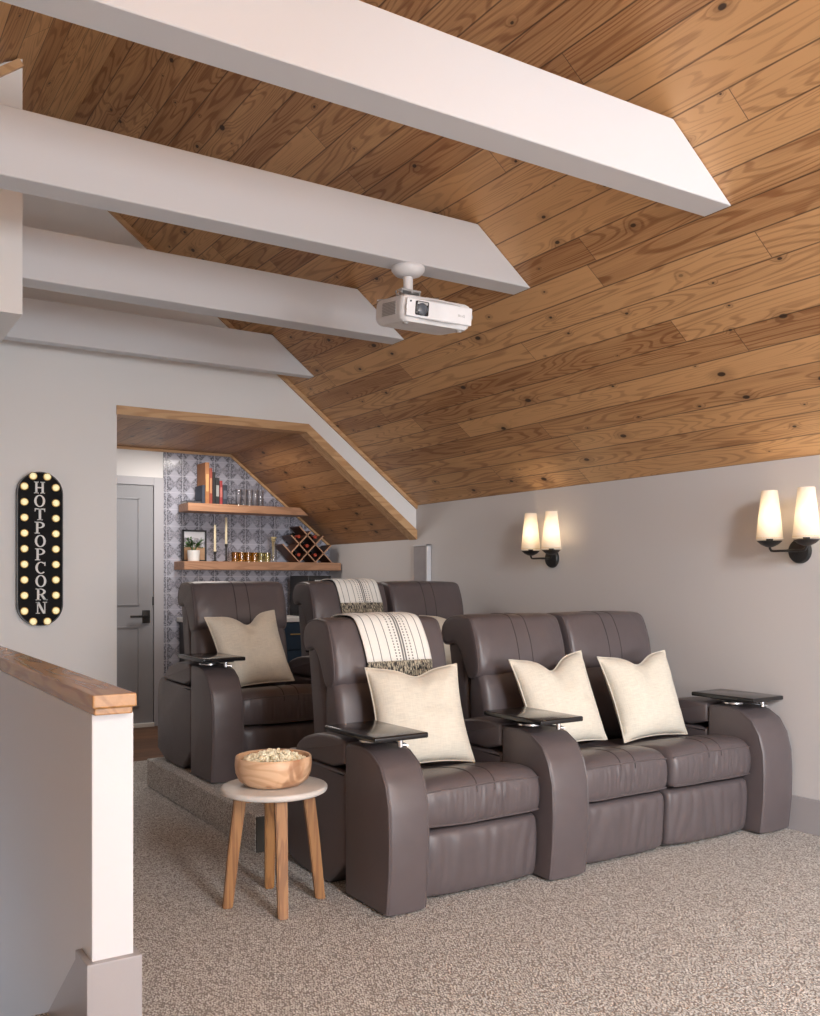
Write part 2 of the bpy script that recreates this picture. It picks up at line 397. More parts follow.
# pine trims: opening, rake, nook end, stair soffit
def strip(name, pts, w, y0, y1, mat):
    """board following a polyline in xz, w measured upward-normal"""
    bm = bmesh.new(); off = []
    for i, p in enumerate(pts):
        d = []
        if i: d.append(Vector((p[0] - pts[i - 1][0], p[1] - pts[i - 1][1])).normalized())
        if i < len(pts) - 1: d.append(Vector((pts[i + 1][0] - p[0], pts[i + 1][1] - p[1])).normalized())
        n = [Vector((-q.y, q.x)) for q in d]; m = sum(n, Vector((0, 0))).normalized(); off.append(m * (w / max(.3, m.dot(n[0]))))
    for i in range(len(pts) - 1):
        q = [pts[i], pts[i + 1], (pts[i + 1][0] + off[i + 1].x, pts[i + 1][1] + off[i + 1].y), (pts[i][0] + off[i].x, pts[i][1] + off[i].y)]
        join(bm, prism(q, y0, y1))
    return struct(obj(name, bm, mat, smooth=False))
strip('trim_1', [(JX - .003, ZN - .004), (XN, ZN - .004), (XR - .002, ZNK - .004)], TR + .004, YB - .016, YB + .10, M['trim'])
strip('trim_2', [(XG, ZG - .038), (XR - .002, ZK - .030)], .030, YB - .022, YB - .001, M['trim'])
strip('trim_3', [(1.5, ZN - .022), (XN, ZN - .022), (XR - .002, ZNK - .022)], .020, YC - .032, YC - .012, M['trim'])
# white header box over the stairs
SY, SX1, SZ = 4.40, .770, 2.371
def pxz(): pass
sf = prism([(XL, SZ), (SX1, SZ), (SX1, zroof(SX1) - .02), (XL, zroof(XL) - .02)], SY, YB - .02)
for v in sf.verts:
    if v.co.z < 2.4: v.co.z = SZ
struct(obj('wall_soffit', sf, M['litwhite'], smooth=False))
strip('trim_4', [(XL, zroof(XL) - .06), (SX1 + .004, zroof(SX1) - .056)], .034, SY - .018, SY - .001, M['trim'])
# half wall beside the stairs
struct(obj('wall_half', B(HX0, HX1, HY0, YB - .002, -2.6, .880, .004), M['white'], smooth=False))
bb = bmesh.new(); box(bb, HX0 - .016, HX1 + .016, HY0 - .02, HY0 + .10, 0, .288, .003)
box(bb, HX1, HX1 + .016, HY0 + .10, YB - .004, 0, .165, .002)
struct(obj('baseboard_half', bb, M['base'], smooth=False))
sk = prism([(HY0 + .09, .274), (HY0 + .09, -.05), (2.75, -.35), (5.2, -2.3), (5.2, -1.94)], HX0 - .014, HX0 - .0005, axis='x')
struct(obj('baseboard_stair', sk, M['base'], smooth=False))
br = bmesh.new(); box(br, XR - .014, XR, Y0, YC - .014, 0, .166, .002)
struct(obj('baseboard_right', br, M['base'], smooth=False))
struct(obj('baseboard_back', B(HX1 + .02, JX, YB - .014, YB, 0, .166, .002), M['base'], smooth=False))
# carpeted riser for the second row
PX0, PY0, PY1, PZ = 1.640, 3.87, 5.47, .162
struct(obj('riser_dark_front', B(PX0 + .004, XR - .02, PY0 - .010, PY0 - .0005, .002, PZ - .004, .001), plain('dark riser face', (.060, .050, .040), .7), smooth=False))  # thin dark board across the front of the carpeted riser
struct(obj('floor_riser', B(PX0, XR - .016, PY0, PY1, 0, PZ, .008), M['carpet'], smooth=False))
# nook door
dr = struct(obj('door_1', B(1.56, 2.358, YC - .028, YC - .002, .035, 1.98, .002), M['doorp'], smooth=False))
dp = bmesh.new()
for z0, z1 in ((.17, .83), (1.00, 1.88)):
    for a, b, c, d in ((1.665, 2.245, z0, z0 + .012), (1.665, 2.245, z1 - .012, z1), (1.665, 1.677, z0, z1), (2.233, 2.245, z0, z1)): box(dp, a, b, YC - .036, YC - .027, c, d, .002)
obj('panel_moulding', dp, M['doorp'], dr, smooth=False)
h = bmesh.new(); box(h, 2.268, 2.330, YC - .040, YC - .028, .855, .96, .003); box(h, 2.16, 2.30, YC - .078, YC - .062, .902, .920, .004); box(h, 2.285, 2.303, YC - .07, YC - .035, .902, .920)
o = obj('handle', h, M['black'], dr); o['label'] = 'black lever handle on a square plate'
hg = bmesh.new(); box(hg, 2.352, 2.362, YC - .034, YC - .024, 1.0, 1.07)
obj('hinge_plate', hg, M['black'], dr)
cs = bmesh.new(); box(cs, 2.364, TX0 - .006, YC - .034, YC, 0, 2.055, .003); box(cs, 1.5, 2.364, YC - .034, YC, 1.988, 2.055, .003)
struct(obj('trim_5', cs, paint('casing paint', (.44, .43, .46), .4), smooth=False))
struct(obj('door_light_gap', B(1.56, 2.364, YC - .05, YC, 0, .034, .004), M['gaplight'], smooth=False))  # pale strip painted in for the light gap under the door

# ------------------------------------------------------------------ ceiling beams
BEAMS = [(2.354, .130, 'white painted ceiling beam nearest the viewer, topmost one in the picture'),
         (3.536, .132, 'white painted ceiling beam that carries the projector'),
         (4.690, .140, 'white painted ceiling beam just behind the projector, third from the front'),
         (5.870, .080, 'white painted ceiling beam lowest in the picture, close in front of the sign wall')]
BZ0, BZ1 = 2.620, 2.866
def bx(z): return XR - (z - ZK) / SL
for y, t, lab in BEAMS:
    pts = [(XL + .45, BZ0), (bx(BZ0) - .004, BZ0), (bx(BZ1) - .004, BZ1), (2 * XG - bx(BZ1) + .004, BZ1), (2 * XG - bx(BZ0) + .004, BZ0)]
    pts = [(2 * XG - bx(BZ0) + .004, BZ0), (bx(BZ0) - .004, BZ0), (bx(BZ1) - .004, BZ1), (2 * XG - bx(BZ1) + .004, BZ1)]
    if y > SY: pts = [(SX1 + .002, BZ0), (bx(BZ0) - .004, BZ0), (bx(BZ1) - .004, BZ1), (SX1 + .002, BZ1)]
    b = obj('ceiling_beam', prism(pts, y, y + t, bev=.003, seg=1), M['white'], smooth=False)
    b['kind'] = 'thing'; tag(b, lab, 'beam', 'white ceiling beams')

# cap rail on the half wall
t = thing('handrail', 'honey coloured wooden cap rail on top of the white half wall', 'handrail', ((HX0 + HX1) / 2, HY0, .881))
cx = (HX0 + HX1) / 2
obj('cap', B(-.060, .044, -.05, YB - HY0 - .01, .018, .050, .004), M['rail'], t, smooth=False)
obj('moulding', B(-.052, .038, -.034, YB - HY0 - .01, 0, .018, .003), M['rail'], t, smooth=False)

# ------------------------------------------------------------------ home theatre seating
YF = 2.85                                              # front foot line of the first row (local y = 0)
ARM_F = [(.022, .004), (.010, .012), (.003, .06), (-.008, .16), (-.012, .28), (-.007, .39), (.016, .472), (.058, .536), (.12, .572), (.20, .588), (.295, .586), (.316, .572), (.320, .52), (.320, .004)]
ARM_R = [(.324, .004), (.324, .455), (.335, .468), (.760, .468), (.775, .488), (.86, .482), (.912, .42), (.920, .20), (.910, .004)]
LID = [(.323, .473), (.323, .575), (.340, .591), (.46, .592), (.58, .581), (.68, .556), (.745, .520), (.765, .488), (.752, .472)]
SEAT = [(.085, .275), (.052, .288), (.044, .350), (.050, .400), (.075, .432), (.13, .448), (.25, .438), (.42, .408), (.64, .395), (.67, .37), (.67, .30), (.60, .275)]
FOOT = [(.105, .012), (.080, .030), (.070, .15), (.072, .235), (.088, .262), (.15, .268), (.18, .25), (.18, .04), (.16, .012)]
LUMB = [(.73, .38), (.688, .44), (.685, .54), (.700, .66), (.728, .745), (.77, .785), (.83, .78), (.84, .6), (.81, .42)]
HEAD = [(.775, .735), (.742, .752), (.733, .80), (.752, .90), (.786, .985), (.806, 1.016), (.84, 1.030), (.93, 1.034), (1.00, 1.020), (1.045, .98), (1.055, .925), (1.03, .885), (.985, .880), (.93, .90), (.88, .84), (.84, .75), (.81, .730)]
SHELL = [(.80, .12), (.82, .45), (.86, .70), (.90, .90), (.985, .915), (1.020, .895), (1.00, .80), (.955, .50), (.925, .12)]
P_head = resample(chaikin(HEAD, 2), .022); P_seat = resample(chaikin(SEAT, 2), .022); P_foot = resample(chaikin(FOOT, 2), .022); P_lumb = resample(chaikin(LUMB, 2), .03)
P_shell = resample(chaikin(SHELL, 2), .05); P_armf = resample(ARM_F, .03); P_armr = resample(chaikin(ARM_R, 1), .06); P_lid = resample(chaikin(LID, 1), .025)
def head_push(seed, a=1.0):
    def f(x, s, y, z, ny, nz):
        front = max(0.0, -ny)
        p = .024 * (1 - abs(s) ** 9) * front * (.55 + .45 * min(1.0, max(0.0, (1.02 - z) / .2)))
        w = min(1.0, max(0.0, abs(s) - .55) * 3) * front * (1 - abs(s) ** 12)                      # soft gathers running in from the sides
        p -= .0075 * w * max(0.0, 1 - 2.6 * abs(noise.noise(Vector((x * 9 + seed, (z + .35 * abs(s)) * 34, seed * 1.7))))) * a
        p += .0035 * noise.noise(Vector((x * 7 + seed, y * 7, z * 7)))
        p += .004 * (1 - s ** 4) * max(0.0, nz)
        return p
    return f
def seat_push(seed):
    def f(x, s, y, z, ny, nz):
        p = .020 * (1 - abs(s) ** 4) * max(0.0, nz) * max(.35, 1 - max(0.0, y - .2) * 2) + .012 * (1 - abs(s) ** 4) * max(0.0, -ny)
        if ny < -.25:
            m = .25 + .75 * math.exp(-((s - .05) / .5) ** 2)
            n1 = noise.noise(Vector((x * 30 + seed, z * 5, seed))); n2 = noise.noise(Vector((x * 75 + seed, z * 7, seed + 4)))
            rd = max(0.0, 1 - 2.6 * abs(n1)) * .65 + max(0.0, 1 - 2.6 * abs(n2)) * .35
            p -= .0085 * m * rd * (1 if z < .395 else max(0.0, 1 - (z - .395) / .02)) * min(1.0, max(0.0, (z - .283) / .02))
        p += .003 * noise.noise(Vector((x * 6 + seed, y * 6, z * 6)))
        return p
    return f
def foot_push(seed):
    def f(x, s, y, z, ny, nz):
        p = .018 * (1 - abs(s) ** 4) * max(0.0, -ny)
        if ny < -.4:
            p -= .0085 * max(0.0, 1 - 2.4 * abs(noise.noise(Vector((x * 16 + seed, z * 3, seed))))) * math.sin(math.pi * min(1, max(0, (z - .012) / .25))) ** .5
        return p
    return f
def lumb_push(x, s, y, z, ny, nz): return .022 * (1 - abs(s) ** 3) * max(0.0, -ny)
def profile_line(prof, x, xc, X, fn, cond, lift):
    nr = normals2(prof); s = (x - xc) / X; out = []
    for (y, z), (ny, nz) in zip(prof, nr):
        if cond(y, z, ny, nz):
            o = fn(x, s, y, z, ny, nz) + lift; out.append((x, y + ny * o, z + nz * o))
    return out
def seat_unit(root, x0, x1, oy, seed, h0, h1):
    def sh(prof): return [(y + oy, z) for y, z in prof]
    xc, X = (x0 + x1) / 2, (x1 - x0) / 2
    g = .004; hc, hX = (h0 + h1) / 2, (h1 - h0) / 2
    def wrap(fn): return lambda x, s, y, z, ny, nz: fn(x, s, y - oy, z, ny, nz)
    sc = obj('seat_cushion', loft(sh(P_seat), x0 + g, x1 - g, .030, 96, wrap(seat_push(seed))), M['leather'], root)
    obj('footrest', loft(sh(P_foot), x0 + g, x1 - g, .020, 60, wrap(foot_push(seed))), M['leather'], root)
    obj('lumbar_cushion', loft(sh(P_lumb), x0 + g, x1 - g, .030, 20, wrap(lumb_push)), M['leather'], root)
    hd = obj('headrest', loft(sh(P_head), h0, h1, .022, 48, wrap(head_push(seed))), M['leather'], root)
    nrh = normals2(sh(P_head))
    for xx in (h0 + .0058, h1 - .0058):
        ln = [(xx, y - ny * .0058, z - nz * .0058) for (y, z), (ny, nz) in zip(sh(P_head), nrh)]
        obj('piping', tube(bmesh.new(), ln, .0036, 6, closed=True), M['leather'], hd)
    obj('back_shell', loft(sh(P_shell), max(x0, h0) + .012, min(x1, h1) - .008, .020, 10), M['leather'], root)
    # paired centre seams and the welt along the seat edge
    for dx in (-.042, .042):
        bm = bmesh.new(); P = sh(P_head)
        ln = profile_line(P, hc + dx, hc, hX, wrap(head_push(seed)), lambda y, z, ny, nz: (ny < -.2 and z > .765) or (nz > .3 and z > 1.0 and y - oy < .98), -.0006)
        ln.sort(key=lambda q: (q[2] if q[1] - oy < .86 else 2 + q[1])); tube(bm, ln, .0026, 6); obj('seam', bm, M['seam'], hd)
        bm = bmesh.new(); P = sh(P_seat)
        ln = profile_line(P, xc + dx, xc, X - g, wrap(seat_push(seed)), lambda y, z, ny, nz: nz > .2 and z > .372 and y - oy < .62, -.0006)
        ln.sort(key=lambda q: q[1]); tube(bm, ln, .0026, 6); obj('seam', bm, M['seam'], sc)
    bm = bmesh.new(); pf = seat_push(seed); P = sh(P_seat); nr = normals2(P)
    cand = [i for i in range(len(P)) if nr[i][0] < -.2 and nr[i][1] > 0]
    for zt, nm in ((.414, 'welt'), (.287, 'welt')):
        i = min((i for i in range(len(P)) if nr[i][0] < -.3), key=lambda i: abs(P[i][1] - zt)); bm2 = bmesh.new(); ln = []
        for j in range(41):
            s = -1 + 2 * j / 40; s *= .955; x = xc + s * (X - g); o = wrap(pf)(x, s, P[i][0], P[i][1], *nr[i])
            ln.append((x, P[i][0] + nr[i][0] * o, P[i][1] + nr[i][1] * o))
        tube(bm2, ln, .0035, 6); obj(nm, bm2, M['leather'], sc)
    bm.free()
def tray(parent, xc, oy):
    t = obj('tray_table', prism([(-.118, -.183), (.118, -.183), (.118, .183), (-.118, .183)], .621, .642, axis='z', bev=.007, seg=3), M['blackgloss'], parent)
    t.location = (xc, oy + .225, 0); t.rotation_euler = (0, 0, math.radians(2))
    b = bmesh.new(); box(b, -.075, .075, -.13, .10, .612, .6225, .003)
    obj('mounting_plate', b, M['black'], t)
    b = bmesh.new(); lathe(b, [(.05, .590), (.055, .593), (.055, .600), (.03, .604), (.018, .606), (.018, .613)], 24, (0, .02, 0)); lathe(b, [(.010, .588), (.010, .613)], 12, (.03, -.125, 0)); tube(b, [(.03, -.125, .596), (.055, -.135, .592), (.06, -.11, .594), (.03, -.08, .598), (0, -.02, .601)], .0045, 8)
    o = obj('swivel_bracket', b, M['steel'], t); o['label'] = 'chrome swivel bracket'
def arm(root, x0, x1, oy):
    def sh(prof): return [(y + oy, z) for y, z in prof]
    a = obj('armrest', loft(sh(P_armf), x0, x1, .016, 6, lambda x, s, y, z, ny, nz: .008 * (1 - s * s) * max(0, -ny)), M['leather'], root)
    obj('arm_body', loft(sh(P_armr), x0 + .006, x1 - .006, .016, 4), M['leather'], root)
    obj('storage_lid', loft(sh(P_lid), x0 + .001, x1 - .001, .013, 6, lambda x, s, y, z, ny, nz: .005 * (1 - s * s) * max(0, nz)), M['leather'], root)
    Pa = sh(ARM_F); na = normals2(Pa)
    for xx in (x0 + .0040, x1 - .0040):
        bm = bmesh.new(); ln = [(xx, Pa[i][0] - na[i][0] * .0040, Pa[i][1] - na[i][1] * .0040) for i in range(1, 12)]
        tube(bm, ln, .0040, 6); obj('piping', bm, M['leather'], a)
    tray(root, (x0 + x1) / 2 - .005, oy)
A1, A2, A3 = (1.710, 1.882), (2.465, 2.660), (3.760, 3.978)
def build_recliner():
    cx, oy = (A1[0] + A2[0]) / 2, -.42
    r = thing('recliner', 'dark brown leather recliner with one arm in the front row, cream pillow on seat', 'recliner', (cx, YF + .42, 0), 0, 'leather recliners')
    arm(r, A1[0] - cx, A1[1] - cx, oy); seat_unit(r, A1[1] - cx, A2[0] - cx, oy, 1.0, 1.882 - cx, 2.474 - cx); return r
def build_loveseat():
    cx, oy = (A2[0] + A3[1]) / 2, -.42
    r = thing('loveseat', 'dark brown leather reclining loveseat in the front row with two cream pillows', 'loveseat', (cx, YF + .42, 0), 0, 'leather loveseats')
    mid = 3.202
    arm(r, A2[0] - cx, A2[1] - cx, oy); arm(r, A3[0] - cx, A3[1] - cx, oy)
    seat_unit(r, A2[1] - cx, mid - cx - .006, oy, 3.7, 2.650 - cx, 3.204 - cx); seat_unit(r, mid - cx + .006, A3[0] - cx, oy, 8.2, 3.238 - cx, 3.815 - cx); return r
rec, love = build_recliner(), build_loveseat()
DX2, DY2, DZ2 = -.010, 1.72, PZ
for src, lab in ((rec, 'dark brown leather recliner on the raised rear row, beside the nook'), (love, 'dark brown leather loveseat on the raised rear row against the right wall')):
    c = copy_tree(src); c.location = src.location + Vector((DX2, DY2, DZ2)); c['label'] = lab

# ------------------------------------------------------------------ pillows
def pillow(name_lab, loc, size, rx, rz, roll=0.0, dip=.05, seed=1, T=.080, tw=0.0):
    n = 34; bm = bmesh.new(); hs = size / 2; grid = {}
    for side in (-1, 1):
        for i in range(n + 1):
            for j in range(n + 1):
                u, v = -1 + 2 * i / n, -1 + 2 * j / n
                edge = (i in (0, n) or j in (0, n))
                if edge and side == 1: grid[(1, i, j)] = grid[(-1, i, j)]; continue
                x = hs * u * (1 - .085 * (1 - v * v)); z = hs * v * (1 - .075 * (1 - u * u))
                t = T * ((1 - u ** 4) * (1 - v ** 4)) ** .62 * (1 - .22 * (u * u + v * v) / 2)
                ch = math.exp(-((u - .08) / (.30 + .25 * max(0, -v))) ** 2) * max(0.0, (v + .15) / 1.15) ** 1.4
                z -= dip * ch
                t *= 1 - .45 * ch
                wr = .007 * noise.noise(Vector((u * 2.4 + seed * 5, v * 2.4, seed + side))) + .004 * noise.noise(Vector((u * 6 + seed * 9, v * 5, seed + side * 3)))
                k = min(1.0, (1 - max(abs(u), abs(v))) * 4)
                y = side * t + wr * k + .012 * math.sin(u * 2.2 + seed) * v
                grid[(side, i, j)] = bm.verts.new((x, y, z))
    for side in (-1, 1):
        for i in range(n):
            for j in range(n):
                q = [grid[(side, i, j)], grid[(side, i + 1, j)], grid[(side, i + 1, j + 1)], grid[(side, i, j + 1)]]
                if len(set(q)) >= 3: bm.faces.new(list(dict.fromkeys(q)))
    o = obj('throw_pillow', bm, M['linen'], None, True, 75)
    # piped edge of the cover
    loop = [(i, 0) for i in range(n)] + [(n, j) for j in range(n)] + [(i, n) for i in range(n, 0, -1)] + [(0, j) for j in range(n, 0, -1)]
    pts = []
    for i, j in loop:
        u, v = -1 + 2 * i / n, -1 + 2 * j / n
        x = hs * u * (1 - .085 * (1 - v * v)); z = hs * v * (1 - .075 * (1 - u * u)) - dip * math.exp(-((u - .08) / (.30 + .25 * max(0, -v))) ** 2) * max(0.0, (v + .15) / 1.15) ** 1.4
        pts.append((x, .012 * math.sin(u * 2.2 + seed) * v, z))
    b2 = bmesh.new(); tube(b2, pts, .0035, 6, closed=True); obj('edge_seam', b2, M['linen'], o)
    o.location = loc; o.rotation_mode = 'XYZ'
    o.matrix_world = Matrix.Translation(loc) @ Matrix.Rotation(rz, 4, 'Z') @ Matrix.Rotation(rx, 4, 'X') @ Matrix.Rotation(roll, 4, 'Y')
    tag(o, name_lab, 'pillow', 'cream throw pillows'); return o
rad = math.radians
PL = [('cream linen pillow on the front single recliner, below the striped throw', (2.170, 3.353, .630), .435, rad(-22.4), rad(-9.2), rad(-.8), .030, 1),
      ('cream linen pillow on the front loveseat, nearer its middle arm and tray', (2.935, 3.335, .645), .440, rad(-23.8), rad(-.7), rad(-3.0), .060, 2),
      ('cream linen pillow at the right end of the front loveseat, by the wall', (3.470, 3.315, .634), .435, rad(-22.4), rad(-2.9), rad(-1.5), .045, 3),
      ('cream linen pillow on the rear recliner beside the nook shelves', (2.100, 5.020, .812), .445, rad(-25.0), rad(4.9), rad(-3.9), .065, 4),
      ('cream linen pillow on the rear loveseat, mostly hidden behind the front seats', (3.440, 4.96, .800), .380, rad(-20), rad(0), rad(1), .020, 5)]
for p in PL: pillow(*p)

# ------------------------------------------------------------------ striped throws
def throw_mat():
    N = NT('striped throw cloth'); u, v, _ = N.sep(N.coord('UV'))
    w = N.noise(N.xyz(N.mul(u, 160.0), N.mul(v, 900.0), 0), 1.0, 2.0)
    col = N.mix(w, (.80, .77, .71), (.90, .875, .83))
    m = None
    def line(c, wd, dots=0.0):
        nonlocal m
        k = N.sstep(N.m_('ABSOLUTE', N.sub(u, c)), wd, wd * .5)
        if dots: k = N.mul(k, N.m_('GREATER_THAN', N.m_('FRACT', N.mul(v, dots)), .45))
        m = k if m is None else N.m_('MAXIMUM', m, k)
    for c in (.10, .23, .36, .78, .90): line(c, .008)
    for c in (.455, .515, .645, .705): line(c, .013, 74.0)
    line(.563, .016); line(.600, .016)
    col = N.mix(N.mul(m, .88), col, (.045, .042, .045))
    N.bsdf(col, .92, 0.0, N.bump(w, .3, .003), Sheen_Weight=.2); return N.m
M['throw'] = throw_mat()
def fringe_mat():
    N = NT('throw fringe'); c = N.coord(); x, y, z = N.sep(c); f = N.noise(N.xyz(N.mul(x, 260.0), 0, N.mul(z, 45.0)), 1.0, 2.0)
    N.bsdf(N.mix(N.sstep(f, .46, .56), (.04, .037, .036), (.62, .55, .42)), .95); return N.m
M['fringe'] = fringe_mat()
def make_throw(label, xl, xr, seat_x0, seat_x1, seed, off, zc, zf, slant):
    """cloth strip laid over a headrest; xl/xr are world x of the strip, off the seat row offset"""
    xc, X = (seat_x0 + seat_x1) / 2, (seat_x1 - seat_x0) / 2
    P = P_head; nr = normals2(P); fn = head_push(seed)
    idx = sorted(range(len(P)), key=lambda i: math.atan2(P[i][1] - .90, P[i][0] - .90))
    # order from the front bottom over the top to the back of the roll
    ang = lambda i: (math.pi - math.atan2(P[i][1] - .90, P[i][0] - .90)) % (2 * math.pi)
    # front part sits at angle > 0 (z<.9 => angle negative) so measure from straight down in front
    def key(i):
        a = math.atan2(P[i][1] - .90, -(P[i][0] - .90))   # front = 0, up = +90, back = 180, front-low negative
        return a
    pts = sorted([i for i in range(len(P)) if -1.2 < key(i) < 2.9], key=key)
    nx = 26
    rows = []
    for i in pts:
        row = []
        for k in range(nx + 1):
            f = k / nx; 
            t = (P[i][1] - .80)
            x = xl + (xr - xl) * f + slant * (1.03 - P[i][1]) * (1 if P[i][0] < .92 else -1)
            s = max(-1.0, min(1.0, (x - xc) / X)); o = fn(x, s, P[i][0], P[i][1], *nr[i]) + .010 + .004 * abs(math.sin(f * 9 + P[i][1] * 8 + seed))
            row.append(Vector((x, P[i][0] + nr[i][0] * o + YF, P[i][1] + nr[i][1] * o)))
        rows.append(row)
    rows = [r for r in rows if not (r[0].y < YF + .86 and r[0].z < zc)]
    bm = bmesh.new(); ul = bm.loops.layers.uv.new('UVMap'); vs = [[bm.verts.new(p + off) for p in r] for r in rows]
    L = 0.0; acc = [0.0]
    for a, b in zip(rows, rows[1:]): L += (b[0] - a[0]).length; acc.append(L)
    for i in range(len(vs) - 1):
        for k in range(nx):
            f = bm.faces.new((vs[i][k], vs[i][k + 1], vs[i + 1][k + 1], vs[i + 1][k]))
            for l, (uu, vv) in zip(f.loops, ((k / nx, acc[i]), ((k + 1) / nx, acc[i]), ((k + 1) / nx, acc[i + 1]), (k / nx, acc[i + 1]))): l[ul].uv = (uu, vv)
    t = thing('throw_blanket', label, 'blanket', Vector(((xl + xr) / 2, YF + .90, 1.05)) + off, 0, 'striped throw blankets')
    c = obj('cloth', bm, M['throw'], None); c.parent = t; c.matrix_parent_inverse = Matrix.Translation(-t.location)
    sm = c.modifiers.new('thick', 'SOLIDIFY'); sm.thickness = .005; sm.offset = 1
    fb = bmesh.new(); rr = random.Random(int(seed * 10)); bot = rows[0]
    nst = 70
    for q in range(nst):
        f = (q + .5) / nst * nx; k = min(nx - 1, int(f)); p = bot[k].lerp(bot[k + 1], f - k) + Vector((0, -.004, .004))
        Lf = (p.z - zf) * rr.uniform(.85, 1.05); pl = [p + off]
        for m in range(1, 6):
            h = m / 5; yy = 0.0
            # follow the cushion front
            z = p.z - Lf * h; j = min((i for i in range(len(P)) if P[i][0] < .86), key=lambda i: abs(P[i][1] - z))
            s = max(-1.0, min(1.0, (p.x - xc) / X)); y = P[j][0] + nr[j][0] * (fn(p.x, s, *P[j], *nr[j]) + .014) + YF - .006
            y = min(y, pl[-1].y - off.y + (.004 if z > .84 else 0.0))
            pl.append(Vector((p.x + rr.uniform(-.004, .004), y, z)) + off)
        tube(fb, pl, [.0022, .0034, .0028, .0034, .0028, .0015], 5)
    fr = obj('fringe', fb, M['fringe'], None); fr.parent = t; fr.matrix_parent_inverse = Matrix.Translation(-t.location); fr['kind'] = 'stuff'
    fr['label'] = 'black and cream knotted fringe'
make_throw('cream throw with black stripes and fringe, over the front single recliner', 2.010, 2.345, 1.882, 2.474, 1.0, Vector((0, 0, 0)), .832, .768, .10)
make_throw('cream throw with black stripes and fringe, over the rear loveseat', 2.825, 3.135, 2.650, 3.204, 3.7, Vector((DX2, DY2, DZ2)), .893, .825, .06)

# ------------------------------------------------------------------ side table with popcorn bowl
TCX, TCY = 1.447, 3.232
t = thing('side_table', 'small round side table with pale stone top and four splayed wooden legs', 'table', (TCX, TCY, 0))
bm = bmesh.new(); lathe(bm, [(.188, .417), (.194, .420), (.197, .425), (.197, .435), (.194, .439), (.188, .441)], 64); obj('table_top', bm, M['stone'], t)
for px_, py_ in ((1.294, 3.276), (1.412, 3.079), (1.602, 3.197), (1.503, 3.397)):
    dx, dy = px_ - 1.452, py_ - 3.237; L = math.hypot(dx, dy); ux, uy = dx / L, dy / L
    bm = bmesh.new(); R0, R1 = .175, .125; w0, w1 = .018, .022
    ring = []
    for R, w, z in ((R0, w0, .001), (R0 - .004, w0, .02), ((R0 + R1) / 2, (w0 + w1) / 2, .22), (R1, w1, .416)):
        c = Vector((ux * R, uy * R, z)); a = Vector((ux, uy, 0)); b = Vector((-uy, ux, 0))
        ring.append([bm.verts.new(c + a * sa * w + b * sb * w) for sa, sb in ((-1, -1), (1, -1), (1, 1), (-1, 1))])
    for p, q in zip(ring, ring[1:]):
        for i in range(4): bm.faces.new((p[i], p[(i + 1) % 4], q[(i + 1) % 4], q[i]))
    bm.faces.new(ring[0][::-1]); bm.faces.new(ring[-1])
    bmesh.ops.bevel(bm, geom=[e for e in bm.edges], offset=.004, segments=2, affect='EDGES')
    obj('leg', bm, M['tablewood'], t)
angs = [math.atan2(p[1] - 3.237, p[0] - 1.452) for p in ((1.294, 3.276), (1.412, 3.079), (1.602, 3.197), (1.503, 3.397))]
for k in (0, 1):
    a, b = angs[k], angs[k + 2]; bm = bmesh.new(); z0 = .383 + .012 * k
    p, q = Vector((math.cos(a) * .12, math.sin(a) * .12, 0)), Vector((math.cos(b) * .12, math.sin(b) * .12, 0)); d = (q - p).normalized(); nrm = Vector((-d.y, d.x, 0)) * .016
    vs = [bm.verts.new(c + nrm * s + Vector((0, 0, z))) for z in (z0, .415) for c, s in ((p, -1), (q, -1), (q, 1), (p, 1))]
    for f in ((0, 1, 2, 3), (7, 6, 5, 4), (0, 4, 5, 1), (1, 5, 6, 2), (2, 6, 7, 3), (3, 7, 4, 0)): bm.faces.new([vs[i] for i in f])
    obj('crossbar', bm, M['tablewood'], t)
def bowl_mat():
    N = NT('turned bowl wood'); c = N.coord(); x, y, z = N.sep(c)
    g = N.noise(N.xyz(N.mul(x, 3.2), N.mul(y, 3.2), N.mul(z, 9.0)), 1.0, 2.0, .5, .6)
    ring = N.sstep(N.m_('SINE', N.mul(g, 48.0)), -.1, 1.0); f = N.noise(N.xyz(N.mul(x, 30.0), N.mul(y, 30.0), N.mul(z, 220.0)), 1.0, 3.0)
    d = N.sstep(N.noise(c, 8.0, 2.0, .5, 1.0), .52, .64)
    col = N.mix(N.add(N.mul(ring, .42), N.mul(f, .32)), (.76, .52, .335), (.53, .29, .155)); col = N.mix(N.mul(d, .7), col, (.30, .125, .055))
    N.bsdf(col, .42, 0.0, N.bump(f, .05, .002)); return N.m
BWX, BWY, BWZ = 1.447, 3.240, .4415
bm = bmesh.new()
lathe(bm, [(.001, .000), (.085, .000), (.105, .004), (.128, .022), (.140, .048), (.143, .078), (.141, .104), (.138, .108), (.133, .107), (.131, .100), (.131, .078), (.126, .050), (.112, .026), (.085, .014), (.001, .012)], 72)
o = obj('bowl', bm, bowl_mat(), None); o.location = (BWX, BWY, BWZ)
tag(o, 'turned wooden bowl full of popcorn on the round side table', 'bowl')
bm = bmesh.new(); rr = random.Random(3)
for i in range(330):
    a, rd_ = rr.uniform(0, 6.283), .120 * math.sqrt(rr.random()); top = .088 + .030 * (1 - (rd_ / .12) ** 2)
    c = Vector((rd_ * math.cos(a) * .97, rd_ * math.sin(a) * .97, top + rr.uniform(-.012, .004)))
    for k in range(4):
        d = Vector((rr.uniform(-1, 1), rr.uniform(-1, 1), rr.uniform(-.6, 1))) * .0052; q = c + d
        if math.hypot(q.x, q.y) < .122: ball(bm, q, rr.uniform(.0042, .0068), 6, 5)
ball(bm, (0, 0, .074), .112, 24, 12, (1.0, 1.0, .28))
